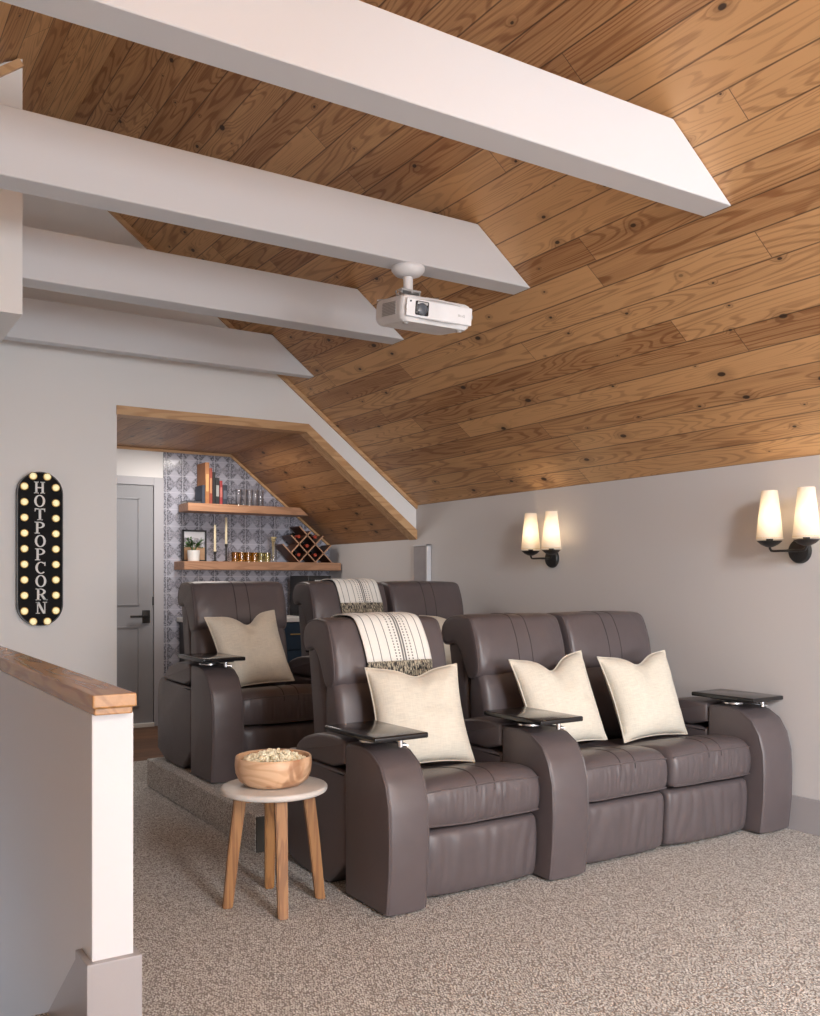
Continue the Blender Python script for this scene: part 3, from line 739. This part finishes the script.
o = obj('popcorn', bm, M['pop'], None); o.location = (BWX, BWY, BWZ); o['kind'] = 'stuff'; tag(o, 'fluffy pale yellow popcorn heaped in the wooden bowl', 'popcorn')

# ------------------------------------------------------------------ projector and its ceiling mount
PXc, PYc = 2.30, 3.60
t = thing('projector_mount', 'white ceiling mount with round plate holding the projector below a beam', 'mount', (2.268, PYc, BZ0 - .001))
bm = bmesh.new(); lathe(bm, [(.074, 0), (.076, -.003), (.075, -.016), (.060, -.034), (.040, -.041), (.024, -.043)], 40); obj('ceiling_plate', bm, M['whiteplastic'], t)
bm = bmesh.new(); lathe(bm, [(.022, -.046), (.022, -.108)], 24); obj('pole', bm, M['whiteplastic'], t)
bm = bmesh.new(); box(bm, -.052, .052, -.03, .03, -.116, -.106, .003); box(bm, -.050, -.044, -.026, .026, -.140, -.112, .002); box(bm, .044, .050, -.026, .026, -.140, -.112, .002); rod(bm, (-.06, 0, -.126), (.06, 0, -.126), .006); rod(bm, (0, -.034, -.118), (0, .034, -.118), .006)
o = obj('tilt_joint', bm, M['greyplastic'], t)
bm = bmesh.new()
for sx, sy in ((-1, -1), (1, -1), (-1, 1), (1, 1)): tube(bm, [(sx * .02, sy * .02, -.141), (sx * .075, sy * .06, -.143), (sx * .11, sy * .085, -.146), (sx * .11, sy * .085, -.158)], .0055, 8)
obj('spider_arm', bm, M['steel'], t)
PZ0, PZ1 = 2.332, 2.446
pj = thing('projector', 'white home projector hanging lens forward under the second ceiling beam', 'projector', (2.318, 3.56, PZ0 + .010), rad(-1.5)); pj.rotation_euler = (rad(7.5), 0, rad(-1.5))
W, D, Hh = .183, .130, .112
def rr_(w, d, r, n=6):
    out = []
    for sx, sy, a0 in ((1, 1, 0), (-1, 1, 90), (-1, -1, 180), (1, -1, 270)):
        for k in range(n + 1): a = rad(a0 + 90 * k / n); out.append((sx * (w - r) + r * math.cos(a), sy * (d - r) + r * math.sin(a)))
    return out
bm = bmesh.new(); secs = [(0.0, .90, .004), (.012, .965, 0), (.03, 1.0, 0), (.085, 1.0, 0), (.104, .97, 0), (Hh, .90, 0)]; rings = []
for z, s, _ in secs: rings.append([bm.verts.new((x * (s if s < 1 else 1), y * s, z)) for x, y in rr_(W, D, .032)])
for a, b in zip(rings, rings[1:]):
    for i in range(len(a)): bm.faces.new((a[i], a[(i + 1) % len(a)], b[(i + 1) % len(a)], b[i]))
bm.faces.new(rings[0][::-1]); bm.faces.new(rings[-1]); obj('housing', bm, M['whiteplastic'], pj)
bm = bmesh.new(); box(bm, -.168, .172, -.1415, -.130, .018, .096, .006, 3); fc = obj('front_bezel', bm, M['whiteplastic'], pj)
fr_ = bmesh.new(); pr_ = [(-.170, .014), (.174, .014), (.174, .100), (-.170, .100)]
tube(fr_, [(x, -.1385, z) for x, z in chaikin(pr_, 3)], .0022, 6, closed=True); obj('bezel_groove', fr_, M['greyplastic'], fc)
bm = bmesh.new(); box(bm, -.125, -.058, -.148, -.136, .028, .088, .008, 3); lw = obj('lens_window', bm, M['blackgloss'], pj)
bm = bmesh.new(); t2 = bmesh.new(); lathe(t2, [(.024, 0), (.026, .003), (.022, .006), (.020, .003), (.012, .005), (.001, .006)], 32); join(bm, t2, Matrix.Translation((-.094, -.148, .054)) @ Matrix.Rotation(rad(90), 4, 'X')); obj('lens', bm, plain('lens glass', (.10, .11, .13), .08), lw)
bm = bmesh.new(); box(bm, -.117, -.066, -.1492, -.1475, .073, .084, .001); obj('lens_shutter', bm, M['greyplastic'], lw)
bm = bmesh.new(); t2 = bmesh.new(); lathe(t2, [(.004, 0), (.004, .003)], 12); join(bm, t2, Matrix.Translation((-.150, -.1415, .082)) @ Matrix.Rotation(rad(90), 4, 'X')); obj('sensor', bm, M['black'], pj)
bm = bmesh.new()
x = .098                                               # small maker's lettering on the front
for gl in ('B', 'e', 'n', 'Q'):
    if gl == 'B': box(bm, x, x + .0015, -.1424, -.141, .050, .060); box(bm, x, x + .005, -.1424, -.141, .0590, .060); box(bm, x, x + .005, -.1424, -.141, .0545, .0555); box(bm, x, x + .005, -.1424, -.141, .050, .051); box(bm, x + .0045, x + .006, -.1424, -.141, .0508, .0592)
    if gl == 'e': box(bm, x, x + .0013, -.1424, -.141, .050, .057); box(bm, x, x + .005, -.1424, -.141, .0560, .057); box(bm, x, x + .005, -.1424, -.141, .0530, .0538); box(bm, x, x + .005, -.1424, -.141, .050, .051); box(bm, x + .004, x + .005, -.1424, -.141, .053, .057)
    if gl == 'n': box(bm, x, x + .0013, -.1424, -.141, .050, .057); box(bm, x, x + .005, -.1424, -.141, .0560, .057); box(bm, x + .004, x + .0053, -.1424, -.141, .050, .057)
    if gl == 'Q': box(bm, x, x + .0015, -.1424, -.141, .050, .060); box(bm, x, x + .007, -.1424, -.141, .0590, .060); box(bm, x, x + .007, -.1424, -.141, .050, .051); box(bm, x + .0058, x + .0072, -.1424, -.141, .050, .060); box(bm, x + .006, x + .009, -.1424, -.141, .0485, .0500)
    x += .0085
obj('lettering', bm, M['greyplastic'], pj, smooth=False)
bm = bmesh.new()
for k in range(9): box(bm, -.1865, -.1835, -.075 + k * 0, .045, .030 + k * .0065, .0335 + k * .0065)
obj('vent_grille', bm, M['greyplastic'], pj, smooth=False)
bm = bmesh.new(); box(bm, -.05, .05, -.10, -.06, Hh - .006, Hh + .006, .004); ball(bm, (.045, -.075, Hh + .003), .012, 12, 8, (1.3, 1, .6)); obj('focus_dial', bm, M['whiteplastic'], pj)
bm = bmesh.new()
bm.free()
for sx in (-1, 1): bm = lathe(bmesh.new(), [(.012, -.008), (.012, .004)], 14, (sx * .14, -.09, 0)); obj('foot', bm, M['greyplastic'], pj)

# ------------------------------------------------------------------ twin wall sconces
def sconce(label, y):
    t = thing('wall_sconce', label, 'wall lamp', (XR - .001, y, 1.344), 0, 'twin shade wall sconces')
    bm = bmesh.new(); t2 = bmesh.new(); lathe(t2, [(.060, 0), (.060, .010), (.055, .020), (.035, .027), (.001, .029)], 40); join(bm, t2, Matrix.Rotation(rad(-90), 4, 'Y')); obj('backplate', bm, M['black'], t)
    bm = bmesh.new(); tube(bm, [(-.02, 0, 0), (-.06, 0, 0), (-.10, 0, 0)], .007, 10); tube(bm, [(-.10, -.100, .034), (-.10, -.098, .012), (-.10, -.090, .002), (-.10, -.075, 0), (-.10, .075, 0), (-.10, .090, .002), (-.10, .098, .012), (-.10, .100, .034)], .006, 10); obj('arm', bm, M['black'], t)
    for s in (-1, 1):
        bm = bmesh.new(); lathe(bm, [(.006, .018), (.020, .022), (.040, .032), (.056, .046), (.058, .049), (.050, .047), (.020, .037), (.016, .037), (.016, .070), (.001, .070)], 32, (-.10, s * .10, 0)); cp = obj('cup', bm, M['black'], t)
        bm = bmesh.new(); ball(bm, (-.10, s * .10, .125), .019, 14, 10, (1, 1, 1.3)); obj('bulb', bm, M['glowbulb'], t)
        bm = bmesh.new(); lathe(bm, [(.0625, .058), (.0375, .292), (.0360, .292), (.0610, .058), (.0625, .058)], 40, (-.10, s * .10, 0), cap=False); sh = obj('lamp_shade', bm, M['shade'], t)
        bm = bmesh.new(); r, z = .0610, .0635
        tube(bm, [(-.10 + r * math.cos(a * math.pi / 16), s * .10 + r * math.sin(a * math.pi / 16), z) for a in range(32)], .0014, 6, closed=True)
        rod(bm, (-.10 - .06, s * .10, .064), (-.10 + .06, s * .10, .064), .0016); rod(bm, (-.10, s * .10 - .06, .064), (-.10, s * .10 + .06, .064), .0016)
        obj('shade_ring', bm, M['brass'], sh)
        L = bpy.data.lights.new('sconce_light', 'POINT'); L.energy = SCONCE_W; L.color = (1.0, .86, .66); L.shadow_soft_size = .02
        lo = bpy.data.objects.new('sconce_light', L); COL.objects.link(lo); lo.location = (XR - .101, y + s * .10, 1.344 + .165)
SCONCE_W = 1.15
sconce('black wall sconce with two tapered white shades, at the right edge of the picture', 2.81)
sconce('black wall sconce with two tapered white shades, above the rear loveseat', 4.605)

# grey panel on the right wall behind the rear seats
t = thing('wall_panel', 'narrow grey panel with white edging on right wall behind the rear loveseat', 'panel', (XR - .001, 6.12, 1.0))
obj('face', B(-.030, 0, -.085, .098, 0, .470, .002), plain('grey panel face', (.34, .325, .34), .4), t, smooth=False)
bm = bmesh.new(); box(bm, -.036, 0, -.104, -.085, 0, .482, .002); box(bm, -.036, 0, -.104, .102, .470, .482, .002)
obj('edging', bm, M['white'], t, smooth=False)

# ------------------------------------------------------------------ lit sign
SGX, SGZ, SW, SH = 1.186, 1.400, .272, .962
t = thing('marquee_sign', 'black oblong light-up sign reading HOT POPCORN, hung on the white wall', 'sign', (SGX, YB - .001, SGZ))
def capsule(w, h, n=18):
    r = w / 2; out = []
    for k in range(n + 1): a = math.pi * k / n; out.append((r * math.cos(a), h / 2 - r + r * math.sin(a)))
    for k in range(n + 1): a = math.pi + math.pi * k / n; out.append((r * math.cos(a), -h / 2 + r + r * math.sin(a)))
    return out
obj('board', prism(capsule(SW - .012, SH - .012), -.042, 0), plain('sign face black', (.008, .0075, .009), .7, Specular_IOR_Level=.2), t, smooth=False)
oc, ic = capsule(SW, SH), capsule(SW - .010, SH - .010); bm = bmesh.new(); n = len(oc)
A = [[bm.verts.new((x, y, z)) for x, z in c] for c, y in ((oc, 0), (oc, -.050), (ic, -.050), (ic, 0))]
for a, b in zip(A, A[1:]):
    for i in range(n): bm.faces.new((a[i], a[(i + 1) % n], b[(i + 1) % n], b[i]))
obj('rim', bm, plain('sign rim', (.016, .013, .012), .35), t)
def glyph(ch):
    bm = bmesh.new(); y0, y1 = -.0035, 0.0
    def rc(x0, z0, x1, z1): box(bm, x0, x1, y0, y1, z0, z1)
    def qd(*p): join(bm, prism(list(p), y0, y1))
    def arc(cx, cz, ro, rz_, ri, riz, a0, a1, n=26):
        o_ = [(cx + ro * math.cos(rad(a0 + (a1 - a0) * k / n)), cz + rz_ * math.sin(rad(a0 + (a1 - a0) * k / n))) for k in range(n + 1)]
        i_ = [(cx + ri * math.cos(rad(a0 + (a1 - a0) * k / n)), cz + riz * math.sin(rad(a0 + (a1 - a0) * k / n))) for k in range(n + 1)]
        for k in range(n): qd(o_[k], o_[k + 1], i_[k + 1], i_[k])
    if ch == 'H':
        for x in (.12, .64): rc(x, 0, x + .18, 1); rc(x - .10, 0, x + .28, .075); rc(x - .10, .925, x + .28, 1)
        rc(.28, .45, .66, .55)
    if ch == 'O': arc(.47, .5, .45, .51, .26, .43, 0, 360, 40)
    if ch == 'T':
        rc(.37, 0, .57, 1); rc(.04, .90, .90, 1); qd((.04, .72), (.09, .72), (.15, .92), (.04, .92)); qd((.90, .72), (.90, .92), (.79, .92), (.85, .72)); rc(.25, 0, .69, .075)
    if ch in 'PR':
        rc(.14, 0, .33, 1); rc(.03, 0, .45, .075); rc(.03, .925, .35, 1); arc(.40, .725, .45, .275, .25, .195, -90, 90); rc(.33, .92, .41, 1); rc(.33, .45, .41, .53)
        if ch == 'R': qd((.40, .47), (.60, .50), (.94, .0), (.72, .0)); rc(.72, 0, 1.0, .075)
    if ch == 'C': arc(.50, .5, .46, .51, .27, .43, 48, 312, 34); rc(.78, .66, .86, .98)
    if ch == 'N':
        rc(.13, 0, .22, 1); rc(.72, 0, .81, 1); qd((.06, 1), (.30, 1), (.81, 0), (.62, 0)); rc(.03, .925, .2, 1); rc(.60, .925, .95, 1); rc(.03, 0, .35, .075)
    for v in bm.verts: v.co = Vector(((v.co.x - .47) * .072, v.co.y, (v.co.z - .5) * .074))
    return bm
cache = {}
for k, ch in enumerate('HOTPOPCORN'):
    if ch not in cache: l = obj('letter', glyph(ch), M['signletter'], t, smooth=False); cache[ch] = l
    else: l = cache[ch].copy(); COL.objects.link(l)
    l.location = (-.004 + .010 * k / 9, -.0425, .382 - .0832 * k)
pts = []
for k in range(9): pts += [(-.093, .386 - .0965 * k), (.093, .386 - .0965 * k)]
pts += [(-.042, .452), (.042, .452), (-.042, -.452), (.042, -.452)]
bm = bmesh.new(); ball(bm, (0, 0, 0), .0195, 18, 12, (1, .8, 1)); b0 = obj('bulb', bm, M['bulb'], t)
bm = bmesh.new(); tube(bm, [(.0215 * math.cos(a * math.pi / 12), .004, .0215 * math.sin(a * math.pi / 12)) for a in range(24)], .004, 6, closed=True); s0 = obj('bulb_socket', bm, M['brass'], b0)
for i, (x, z) in enumerate(pts):
    if i: b = b0.copy(); COL.objects.link(b); s_ = s0.copy(); COL.objects.link(s_); s_.parent = b
    else: b = b0
    b.location = (x, -.050, z)

# ------------------------------------------------------------------ nook shelves and what stands on them
def shelf(label, x0, x1, z0, z1, cut=False):
    if cut: bm = prism([(x0, z0), (XR - (z0 - ZNK) / ((ZN - ZNK) / (XR - XN)) - .03, z0), (XR - (z1 - ZNK) / ((ZN - ZNK) / (XR - XN)) - .03, z1), (x0, z1)], 7.45, YC - .034, bev=.003, seg=1)
    else: bm = B(x0, x1, 7.45, YC - .013, z0, z1, .003, 1)
    o = obj('wall_shelf', bm, M['shelf'], None, smooth=False); return tag(o, label, 'shelf', 'wooden nook shelves')
ZS1, ZS2 = 1.363, 1.840
shelf('long wooden shelf holding the plant, glasses and wine rack', 2.540, XR - .016, ZS1 - .070, ZS1)
shelf('upper wooden shelf holding the books, ending under the sloped ceiling', 2.572, 3.63, ZS2 - .066, ZS2, True)
def px2x(u, y=7.58):
    """metres along the nook wall for a given sight line of the site survey"""
    a = (u - 410) / 940; th = rad(32.33); dx = math.cos(th) * a + math.sin(th); dy = -math.sin(th) * a + math.cos(th); return dx / dy * y
def book(label, x0, x1, z0, h, col, spine=None, depth=.17, y0=7.50, flat=False):
    t = thing('book', label, 'book', ((x0 + x1) / 2, y0, z0), 0, 'books on the upper shelf'); w = (x1 - x0) / 2
    cv = plain('book cover', col, .55, var=.15)
    if flat:
        bm = bmesh.new(); box(bm, -w, w, 0, depth, 0, .004); box(bm, -w, w, 0, depth, h - .004, h); box(bm, -w, w, 0, .005, 0, h)
        obj('cover', bm, cv, t, smooth=False); obj('page_block', B(-w + .004, w - .004, .004, depth - .005, .003, h - .003), M['ceramic'], t, smooth=False); return t
    bm = bmesh.new(); box(bm, -w, -w + .003, 0, depth, 0, h, .001); box(bm, w - .003, w, 0, depth, 0, h, .001); box(bm, -w, w, -.003, .003, 0, h, .0015); obj('cover', bm, cv, t, smooth=False)
    obj('page_block', B(-w + .003, w - .003, .003, depth - .005, .003, h - .005), plain('book pages', (.70, .64, .52), .9), t, smooth=False)
    if spine:
        bm = bmesh.new(); box(bm, -w * .7, w * .7, -.0045, -.0025, h * .30, h * .72); obj('spine_label', bm, plain('spine label', spine, .5), t, smooth=False)
    return t
zs = ZS2 + .0005
def X(u): return px2x(u, 7.50)
book('thin dark book lying flat at the left end of the upper shelf', X(187), X(201.5), zs, .022, (.05, .048, .055), depth=.16, flat=True)
book('short navy book standing left of the tall brown one', X(202.2), X(204.9), zs, .155, (.03, .038, .06))
book('tallest book on upper shelf, brown with a tan spine', X(205.3), X(209.2), zs, .345, (.34, .14, .05), (.50, .30, .12), depth=.20)
book('rust red book right beside the tallest brown book', X(209.4), X(212.2), zs, .300, (.25, .045, .028), (.42, .20, .10))
book('plain black book between the rust red one and the patterned one', X(212.4), X(215.3), zs, .268, (.012, .011, .012))
book('black book with a pale patterned spine label on the upper shelf', X(215.6), X(219.4), zs, .222, (.02, .02, .022), (.30, .30, .29))
book('slim bright red book near the right end of the row', X(219.7), X(222.4), zs, .200, (.30, .035, .04), (.45, .15, .13))
book('navy book last in the row, shortest of those at right', X(222.7), X(227.4), zs, .165, (.030, .036, .055), (.10, .11, .14))
book('thin black book lying flat beside the glasses on the upper shelf', X(229), X(238.5), zs, .012, (.03, .028, .03), depth=.15, flat=True)
def tumbler(name, label, x, y, z, r, h, m, grp, taper=.94):
    bm = bmesh.new(); lathe(bm, [(.001, 0), (r * taper, 0), (r, h), (r - .0025, h), (r * taper - .003, .008), (.001, .008)], 24)
    o = obj(name, bm, M[m], None); o.location = (x, y, z); return tag(o, label, 'glass', grp)
labs = ['leftmost of the tall clear glasses on the upper shelf, next to books', 'second tall clear glass from the books on the upper shelf', 'middle one of the tall clear glasses on the upper shelf', 'fourth tall clear glass from the books on the upper shelf', 'rightmost tall clear glass on the upper shelf, nearest the slope']
for k, l in enumerate(labs): tumbler('highball_glass', l, X(241.5 + 5.6 * k), 7.57, zs, .026, .145, 'clear', 'tall clear glasses')
zl = ZS1 + .0005
labs = ['leftmost amber tumbler on the lower shelf, next to the candlesticks', 'second amber tumbler from the candlesticks on the lower shelf', 'third amber tumbler from the candlesticks on the lower shelf', 'fourth amber tumbler, beside the pale yellow glasses on the lower shelf']
for k, l in enumerate(labs): tumbler('amber_tumbler', l, px2x(234.8 + 6.5 * k, 7.55), 7.55, zl, .0295, .082, 'amber', 'amber tumblers', .97)
tumbler('yellow_tumbler', 'pale yellow tumbler right after the amber ones on the lower shelf', px2x(260.8, 7.55), 7.55, zl, .029, .082, 'yellow', 'pale yellow tumblers')
tumbler('yellow_tumbler', 'pale yellow tumbler in front of the glass vase on the lower shelf', px2x(267.2, 7.55), 7.55, zl, .029, .082, 'yellow', 'pale yellow tumblers')
vx = px2x(273.6, 7.57)
o = tumbler('glass_vase', 'tall clear cylinder vase with dried flowers on the lower shelf', vx, 7.575, zl, .030, .160, 'clear', None, .98); o['category'] = 'vase'
t = thing('dried_bouquet', 'dried tan flower bunch standing in the tall clear vase', 'flowers', (vx, 7.575, zl + .010)); bm = bmesh.new(); hd_ = bmesh.new(); rr = random.Random(5)
for k in range(14):
    a = rr.uniform(0, 6.28); q = (rr.uniform(.004, .022) * math.cos(a), rr.uniform(.004, .022) * math.sin(a), rr.uniform(.172, .205)); tube(bm, [(q[0] * .25, q[1] * .25, 0), (q[0] * .55, q[1] * .55, .10), q], .0016, 5); ball(hd_, q, rr.uniform(.008, .013), 7, 6, (1, 1, .8))
obj('stem', bm, M['dried'], t); obj('blossom', hd_, M['dried'], t)
# framed print
fx0, fx1 = px2x(182.5, 7.64), px2x(206.5, 7.64); fw, fh = (fx1 - fx0) / 2, .265
t = thing('picture_frame', 'black framed landscape print leaning behind the potted plant', 'picture', ((fx0 + fx1) / 2, 7.645, zl))
bm = bmesh.new(); box(bm, -fw, -fw + .014, -.008, .012, 0, fh, .001); box(bm, fw - .014, fw, -.008, .012, 0, fh, .001); box(bm, -fw, fw, -.008, .012, 0, .014, .001); box(bm, -fw, fw, -.008, .012, fh - .014, fh, .001)
a = obj('frame', bm, M['black'], t, smooth=False)
def print_mat():
    N = NT('mountain print'); x, y, z = N.sep(N.coord()); n_ = N.noise(N.xyz(N.mul(x, 14.0), 0, 0), 1.0, 4.0); sky = N.sstep(N.sub(z, N.add(.155, N.mul(n_, .09))), -.004, .004)
    cl = N.noise(N.xyz(N.mul(x, 18.0), 0, N.mul(z, 30.0)), 1.0, 3.0)
    mt = N.mix(N.sstep(cl, .4, .6), (.22, .22, .25), (.62, .62, .66)); gd = N.mix(cl, (.34, .20, .11), (.50, .33, .20))
    col = N.mix(N.sstep(z, .118, .122), gd, mt); col = N.mix(sky, col, (.66, .66, .70)); N.bsdf(col, .25); return N.m
obj('print', B(-fw + .012, fw - .012, 0, .006, .012, fh - .012), print_mat(), t, smooth=False)
# plant
t = thing('potted_plant', 'small leafy green plant in a white pot on the lower shelf', 'plant', (px2x(193.6, 7.53), 7.53, zl))
bm = bmesh.new(); lathe(bm, [(.001, 0), (.042, 0), (.046, .004), (.052, .088), (.049, .090), (.046, .080), (.001, .078)], 32); obj('pot', bm, M['ceramic'], t)
bm = bmesh.new(); lathe(bm, [(.001, .0785), (.045, .0785), (.044, .082), (.001, .086)], 20); obj('soil', bm, M['soil'], t)
bm = bmesh.new(); stm = bmesh.new(); rr = random.Random(11)
for k in range(26):
    a = rr.uniform(0, 6.28); R1 = rr.uniform(.02, .085); top = Vector((R1 * math.cos(a), R1 * math.sin(a) * .75, .125 + rr.uniform(0, .085) - R1 * .25)); mid_ = Vector((top.x * .4, top.y * .4, .12)); tube(stm, [(top.x * .1, top.y * .1, .082), mid_, top], .0014, 5)
    for j in range(9):
        p = mid_.lerp(top, .25 + .75 * rr.random()); d = Vector((rr.uniform(-1, 1), rr.uniform(-1, 1), rr.uniform(-.3, .9))).normalized(); s = d.cross(Vector((0, 0, 1))).normalized() * .0085; ln = d * rr.uniform(.018, .028); up = s.cross(d).normalized() * .003
        v = [bm.verts.new(p), bm.verts.new(p + ln * .5 + s + up), bm.verts.new(p + ln), bm.verts.new(p + ln * .5 - s + up), bm.verts.new(p + ln * .5)]
        bm.faces.new((v[0], v[1], v[4])); bm.faces.new((v[1], v[2], v[4])); bm.faces.new((v[2], v[3], v[4])); bm.faces.new((v[3], v[0], v[4]))
obj('foliage', bm, M['leaf'], t); obj('stem', stm, M['leaf'], t)
# candlesticks
for lab, u, hh, ch in (('shorter black candlestick with cream taper candle, next to the picture', 215.0, .085, .225), ('taller black candlestick with cream taper candle, next to amber glasses', 226.2, .150, .225)):
    x = px2x(u, 7.56)
    t = thing('candlestick', lab, 'candlestick', (x, 7.56, zl), 0, 'black candlesticks')
    bm = bmesh.new(); lathe(bm, [(.001, 0), (.030, 0), (.030, .004), (.012, .010), (.007, .018), (.009, .030), (.007, .040), (.007, hh - .025), (.013, hh - .018), (.013, hh), (.011, hh), (.011, hh - .012), (.001, hh - .012)], 20); obj('holder', bm, M['black'], t)
    bm = bmesh.new(); lathe(bm, [(.001, hh - .011), (.0105, hh - .011), (.009, hh + ch - .006), (.004, hh + ch), (.001, hh + ch)], 16); cd = obj('candle', bm, M['wax'], t)
    bm = bmesh.new(); rod(bm, (0, 0, hh + ch - .001), (.001, 0, hh + ch + .010), .0009, 6); obj('wick', bm, M['black'], cd)
# wine rack of crossing boards
wx = px2x(302.5, 7.57); RY0, RY1 = 7.47, 7.66
t = thing('wine_rack', 'dark wooden lattice wine rack at right end of the lower shelf', 'wine rack', (wx, RY0, zl))
def slat(p, q, cut):
    p, q = Vector(p), Vector(q); d = (q - p).normalized(); n_ = Vector((-d.y, d.x)) * .0055
    pts = [(p + n_), (q + n_), (q - n_), (p - n_)]; pts = [(a.x, a.y) for a in pts]
    pts = [(x_, max(.001, z_)) for x_, z_ in pts]
    s_ = obj('slat', prism(pts, .004, RY1 - RY0), M['darkwood'], t, smooth=False); obj('slat_edge', prism(pts, 0, .004), M['copper'], s_, smooth=False)
slat((-.08, 0), (-.235, .155), 0); slat((.08, 0), (-.155, .235), 0); slat((.24, 0.0 + .0), (-.075, .315), 0)
slat((-.08, 0), (.155, .235), 1); slat((.08, 0), (.235, .155), 1); slat((-.16, .08), (.035, .275), 1)
for lab, bx_, bz_ in (('wine bottle lowest left in the wine rack', -.08, .08), ('wine bottle lowest right in the wine rack', .08, .08), ('wine bottle in the middle of the wine rack', 0, .16), ('wine bottle upper left in the wine rack', -.08, .24), ('wine bottle upper right in the wine rack, by the slope', .08, .24)):
    b = thing('wine_bottle', lab, 'wine bottle', (wx + bx_, RY0 + .005, zl + bz_ - .014), 0, 'bottles in the wine rack')
    T_ = Matrix.Rotation(rad(-90), 4, 'X')
    bm = bmesh.new(); t2 = bmesh.new(); lathe(t2, [(.001, .06), (.0135, .06), (.0135, .075), (.018, .09), (.0355, .115), (.037, .13), (.037, .195), (.034, .20), (.001, .20)], 24); join(bm, t2, T_); obj('bottle_body', bm, M['bottle'], b)
    bm = bmesh.new(); t2 = bmesh.new(); lathe(t2, [(.001, .0), (.0145, .0), (.0155, .002), (.0155, .012), (.0142, .015), (.0142, .062), (.001, .062)], 20); join(bm, t2, T_); o = obj('capsule', bm, M['capsule'], b)
# ------------------------------------------------------------------ base units under the shelves
CY, CZ = 7.13, .86
t = thing('beverage_fridge', 'black under-counter beverage fridge at left end of the nook worktop', 'fridge', (2.88, CY, 0), 0)
obj('body', B(-.30, .30, .03, .56, .004, CZ - .002, .004), M['black'], t, smooth=False)
dd = obj('door', B(-.295, .295, -.005, .028, .07, CZ - .012, .004), M['blackgloss'], t, smooth=False); hb = bmesh.new(); rod(hb, (-.25, -.03, .20), (-.25, -.03, .76), .008); rod(hb, (-.25, -.03, .24), (-.25, 0, .24), .006); rod(hb, (-.25, -.03, .72), (-.25, 0, .72), .006); obj('handle', hb, M['black'], dd)
t = thing('base_cabinet', 'navy blue base cabinet with drawers and brass pulls in the nook', 'cabinet', (3.585, CY, 0))
obj('body', B(-.395, .395, .02, .56, .004, CZ - .002, .002), M['navy'], t, smooth=False)
for z0, z1 in ((.10, .36), (.37, .62), (.63, .845)):
    for s in (-1, 1):
        d = obj('drawer', B(*(sorted((s * .005, s * .39))), 0, .019, z0, z1, .003), M['navy'], t, smooth=False); hb = bmesh.new(); xm = s * .1975; zz = (z0 + z1) / 2 + .02
        rod(hb, (xm - .06, -.022, zz), (xm + .06, -.022, zz), .0055); rod(hb, (xm - .045, -.022, zz), (xm - .045, 0, zz), .004); rod(hb, (xm + .045, -.022, zz), (xm + .045, 0, zz), .004); obj('pull', hb, M['brass'], d)
o = obj('worktop', B(2.56, XR - .016, CY - .02, YC - .014, CZ, CZ + .035, .003), M['worktop'], None, smooth=False); tag(o, 'white stone worktop over the fridge and the navy cabinet', 'worktop')
mx0, mx1 = px2x(291, 7.58), px2x(331, 7.24)
t = thing('coffee_machine', 'boxy black coffee machine on the worktop under the wine rack', 'coffee machine', ((mx0 + mx1) / 2, 7.24, CZ + .0355)); mw = (mx1 - mx0) / 2; mh = .350
bm = bmesh.new(); box(bm, -mw, mw, 0, .36, mh - .11, mh, .006); box(bm, -mw, mw, .16, .36, .02, mh - .10, .004); box(bm, -mw, mw, 0, .36, 0, .035, .004); box(bm, -mw, -mw + .03, 0, .2, .02, mh - .1, .003); obj('housing', bm, M['black'], t, smooth=False)
bm = bmesh.new(); lathe(bm, [(.02, mh - .16), (.03, mh - .15), (.03, mh - .10)], 16, (0, .07, 0)); obj('spout', bm, M['steel'], t)
bm = bmesh.new(); box(bm, -mw + .02, mw - .02, .02, .15, .036, .042, .001); obj('drip_tray', bm, M['steel'], t, smooth=False)
bm = bmesh.new(); xx = -.045
for k, w_ in enumerate((.010, .007, .010, .008, .010, .006, .010, .009)): box(bm, xx, xx + w_, -.0015, .001, mh - .050, mh - .036); xx += w_ + .0035
o = obj('nameplate', bm, M['ceramic'], t, smooth=False)

# ------------------------------------------------------------------ light
def area(name, loc, rot, sx, sy, e, c):
    L = bpy.data.lights.new(name, 'AREA'); L.shape = 'RECTANGLE'; L.size, L.size_y = sx, sy; L.energy = e; L.color = c
    o = bpy.data.objects.new(name, L); COL.objects.link(o); o.location = loc; o.rotation_euler = rot; return o
area('window_daylight', (1.85, Y0 + .03, .92), (rad(90), 0, 0), 3.2, 1.4, 340, (.885, .945, 1.0))
area('rear_fill', (1.25, -2.6, 3.0), (rad(-1), rad(-50), 0), 1.5, 1.5, 590, (.89, .95, 1.0))  # unseen fill added behind the viewer for carpet and seats; nothing hangs there
area('nook_fill', (2.55, 6.95, ZN - .02), (0, 0, 0), .5, .5, 17, (1.0, .93, .86))  # added fill light to brighten the nook, without any fixture
Wd = bpy.data.worlds.new('sky'); S.world = Wd; Wd.use_nodes = True; bg = Wd.node_tree.nodes['Background']; bg.inputs[0].default_value = (.80, .88, 1.0, 1); bg.inputs[1].default_value = 1.0

# ------------------------------------------------------------------ camera
cam = bpy.data.cameras.new('camera'); co = bpy.data.objects.new('camera', cam); COL.objects.link(co)
co.location = (0, 0, 1.2); co.rotation_euler = (rad(90), 0, rad(-32.33)); cam.sensor_width = 36; cam.lens = 940 / 1016 * 36; cam.shift_y = (581 - 508) / 1016; cam.clip_start = .05
S.camera = co
S.view_settings.view_transform = 'Standard'; S.view_settings.look = 'None'; S.view_settings.gamma = 1; S.view_settings.use_curve_mapping = False
S.view_settings.exposure = 0.0
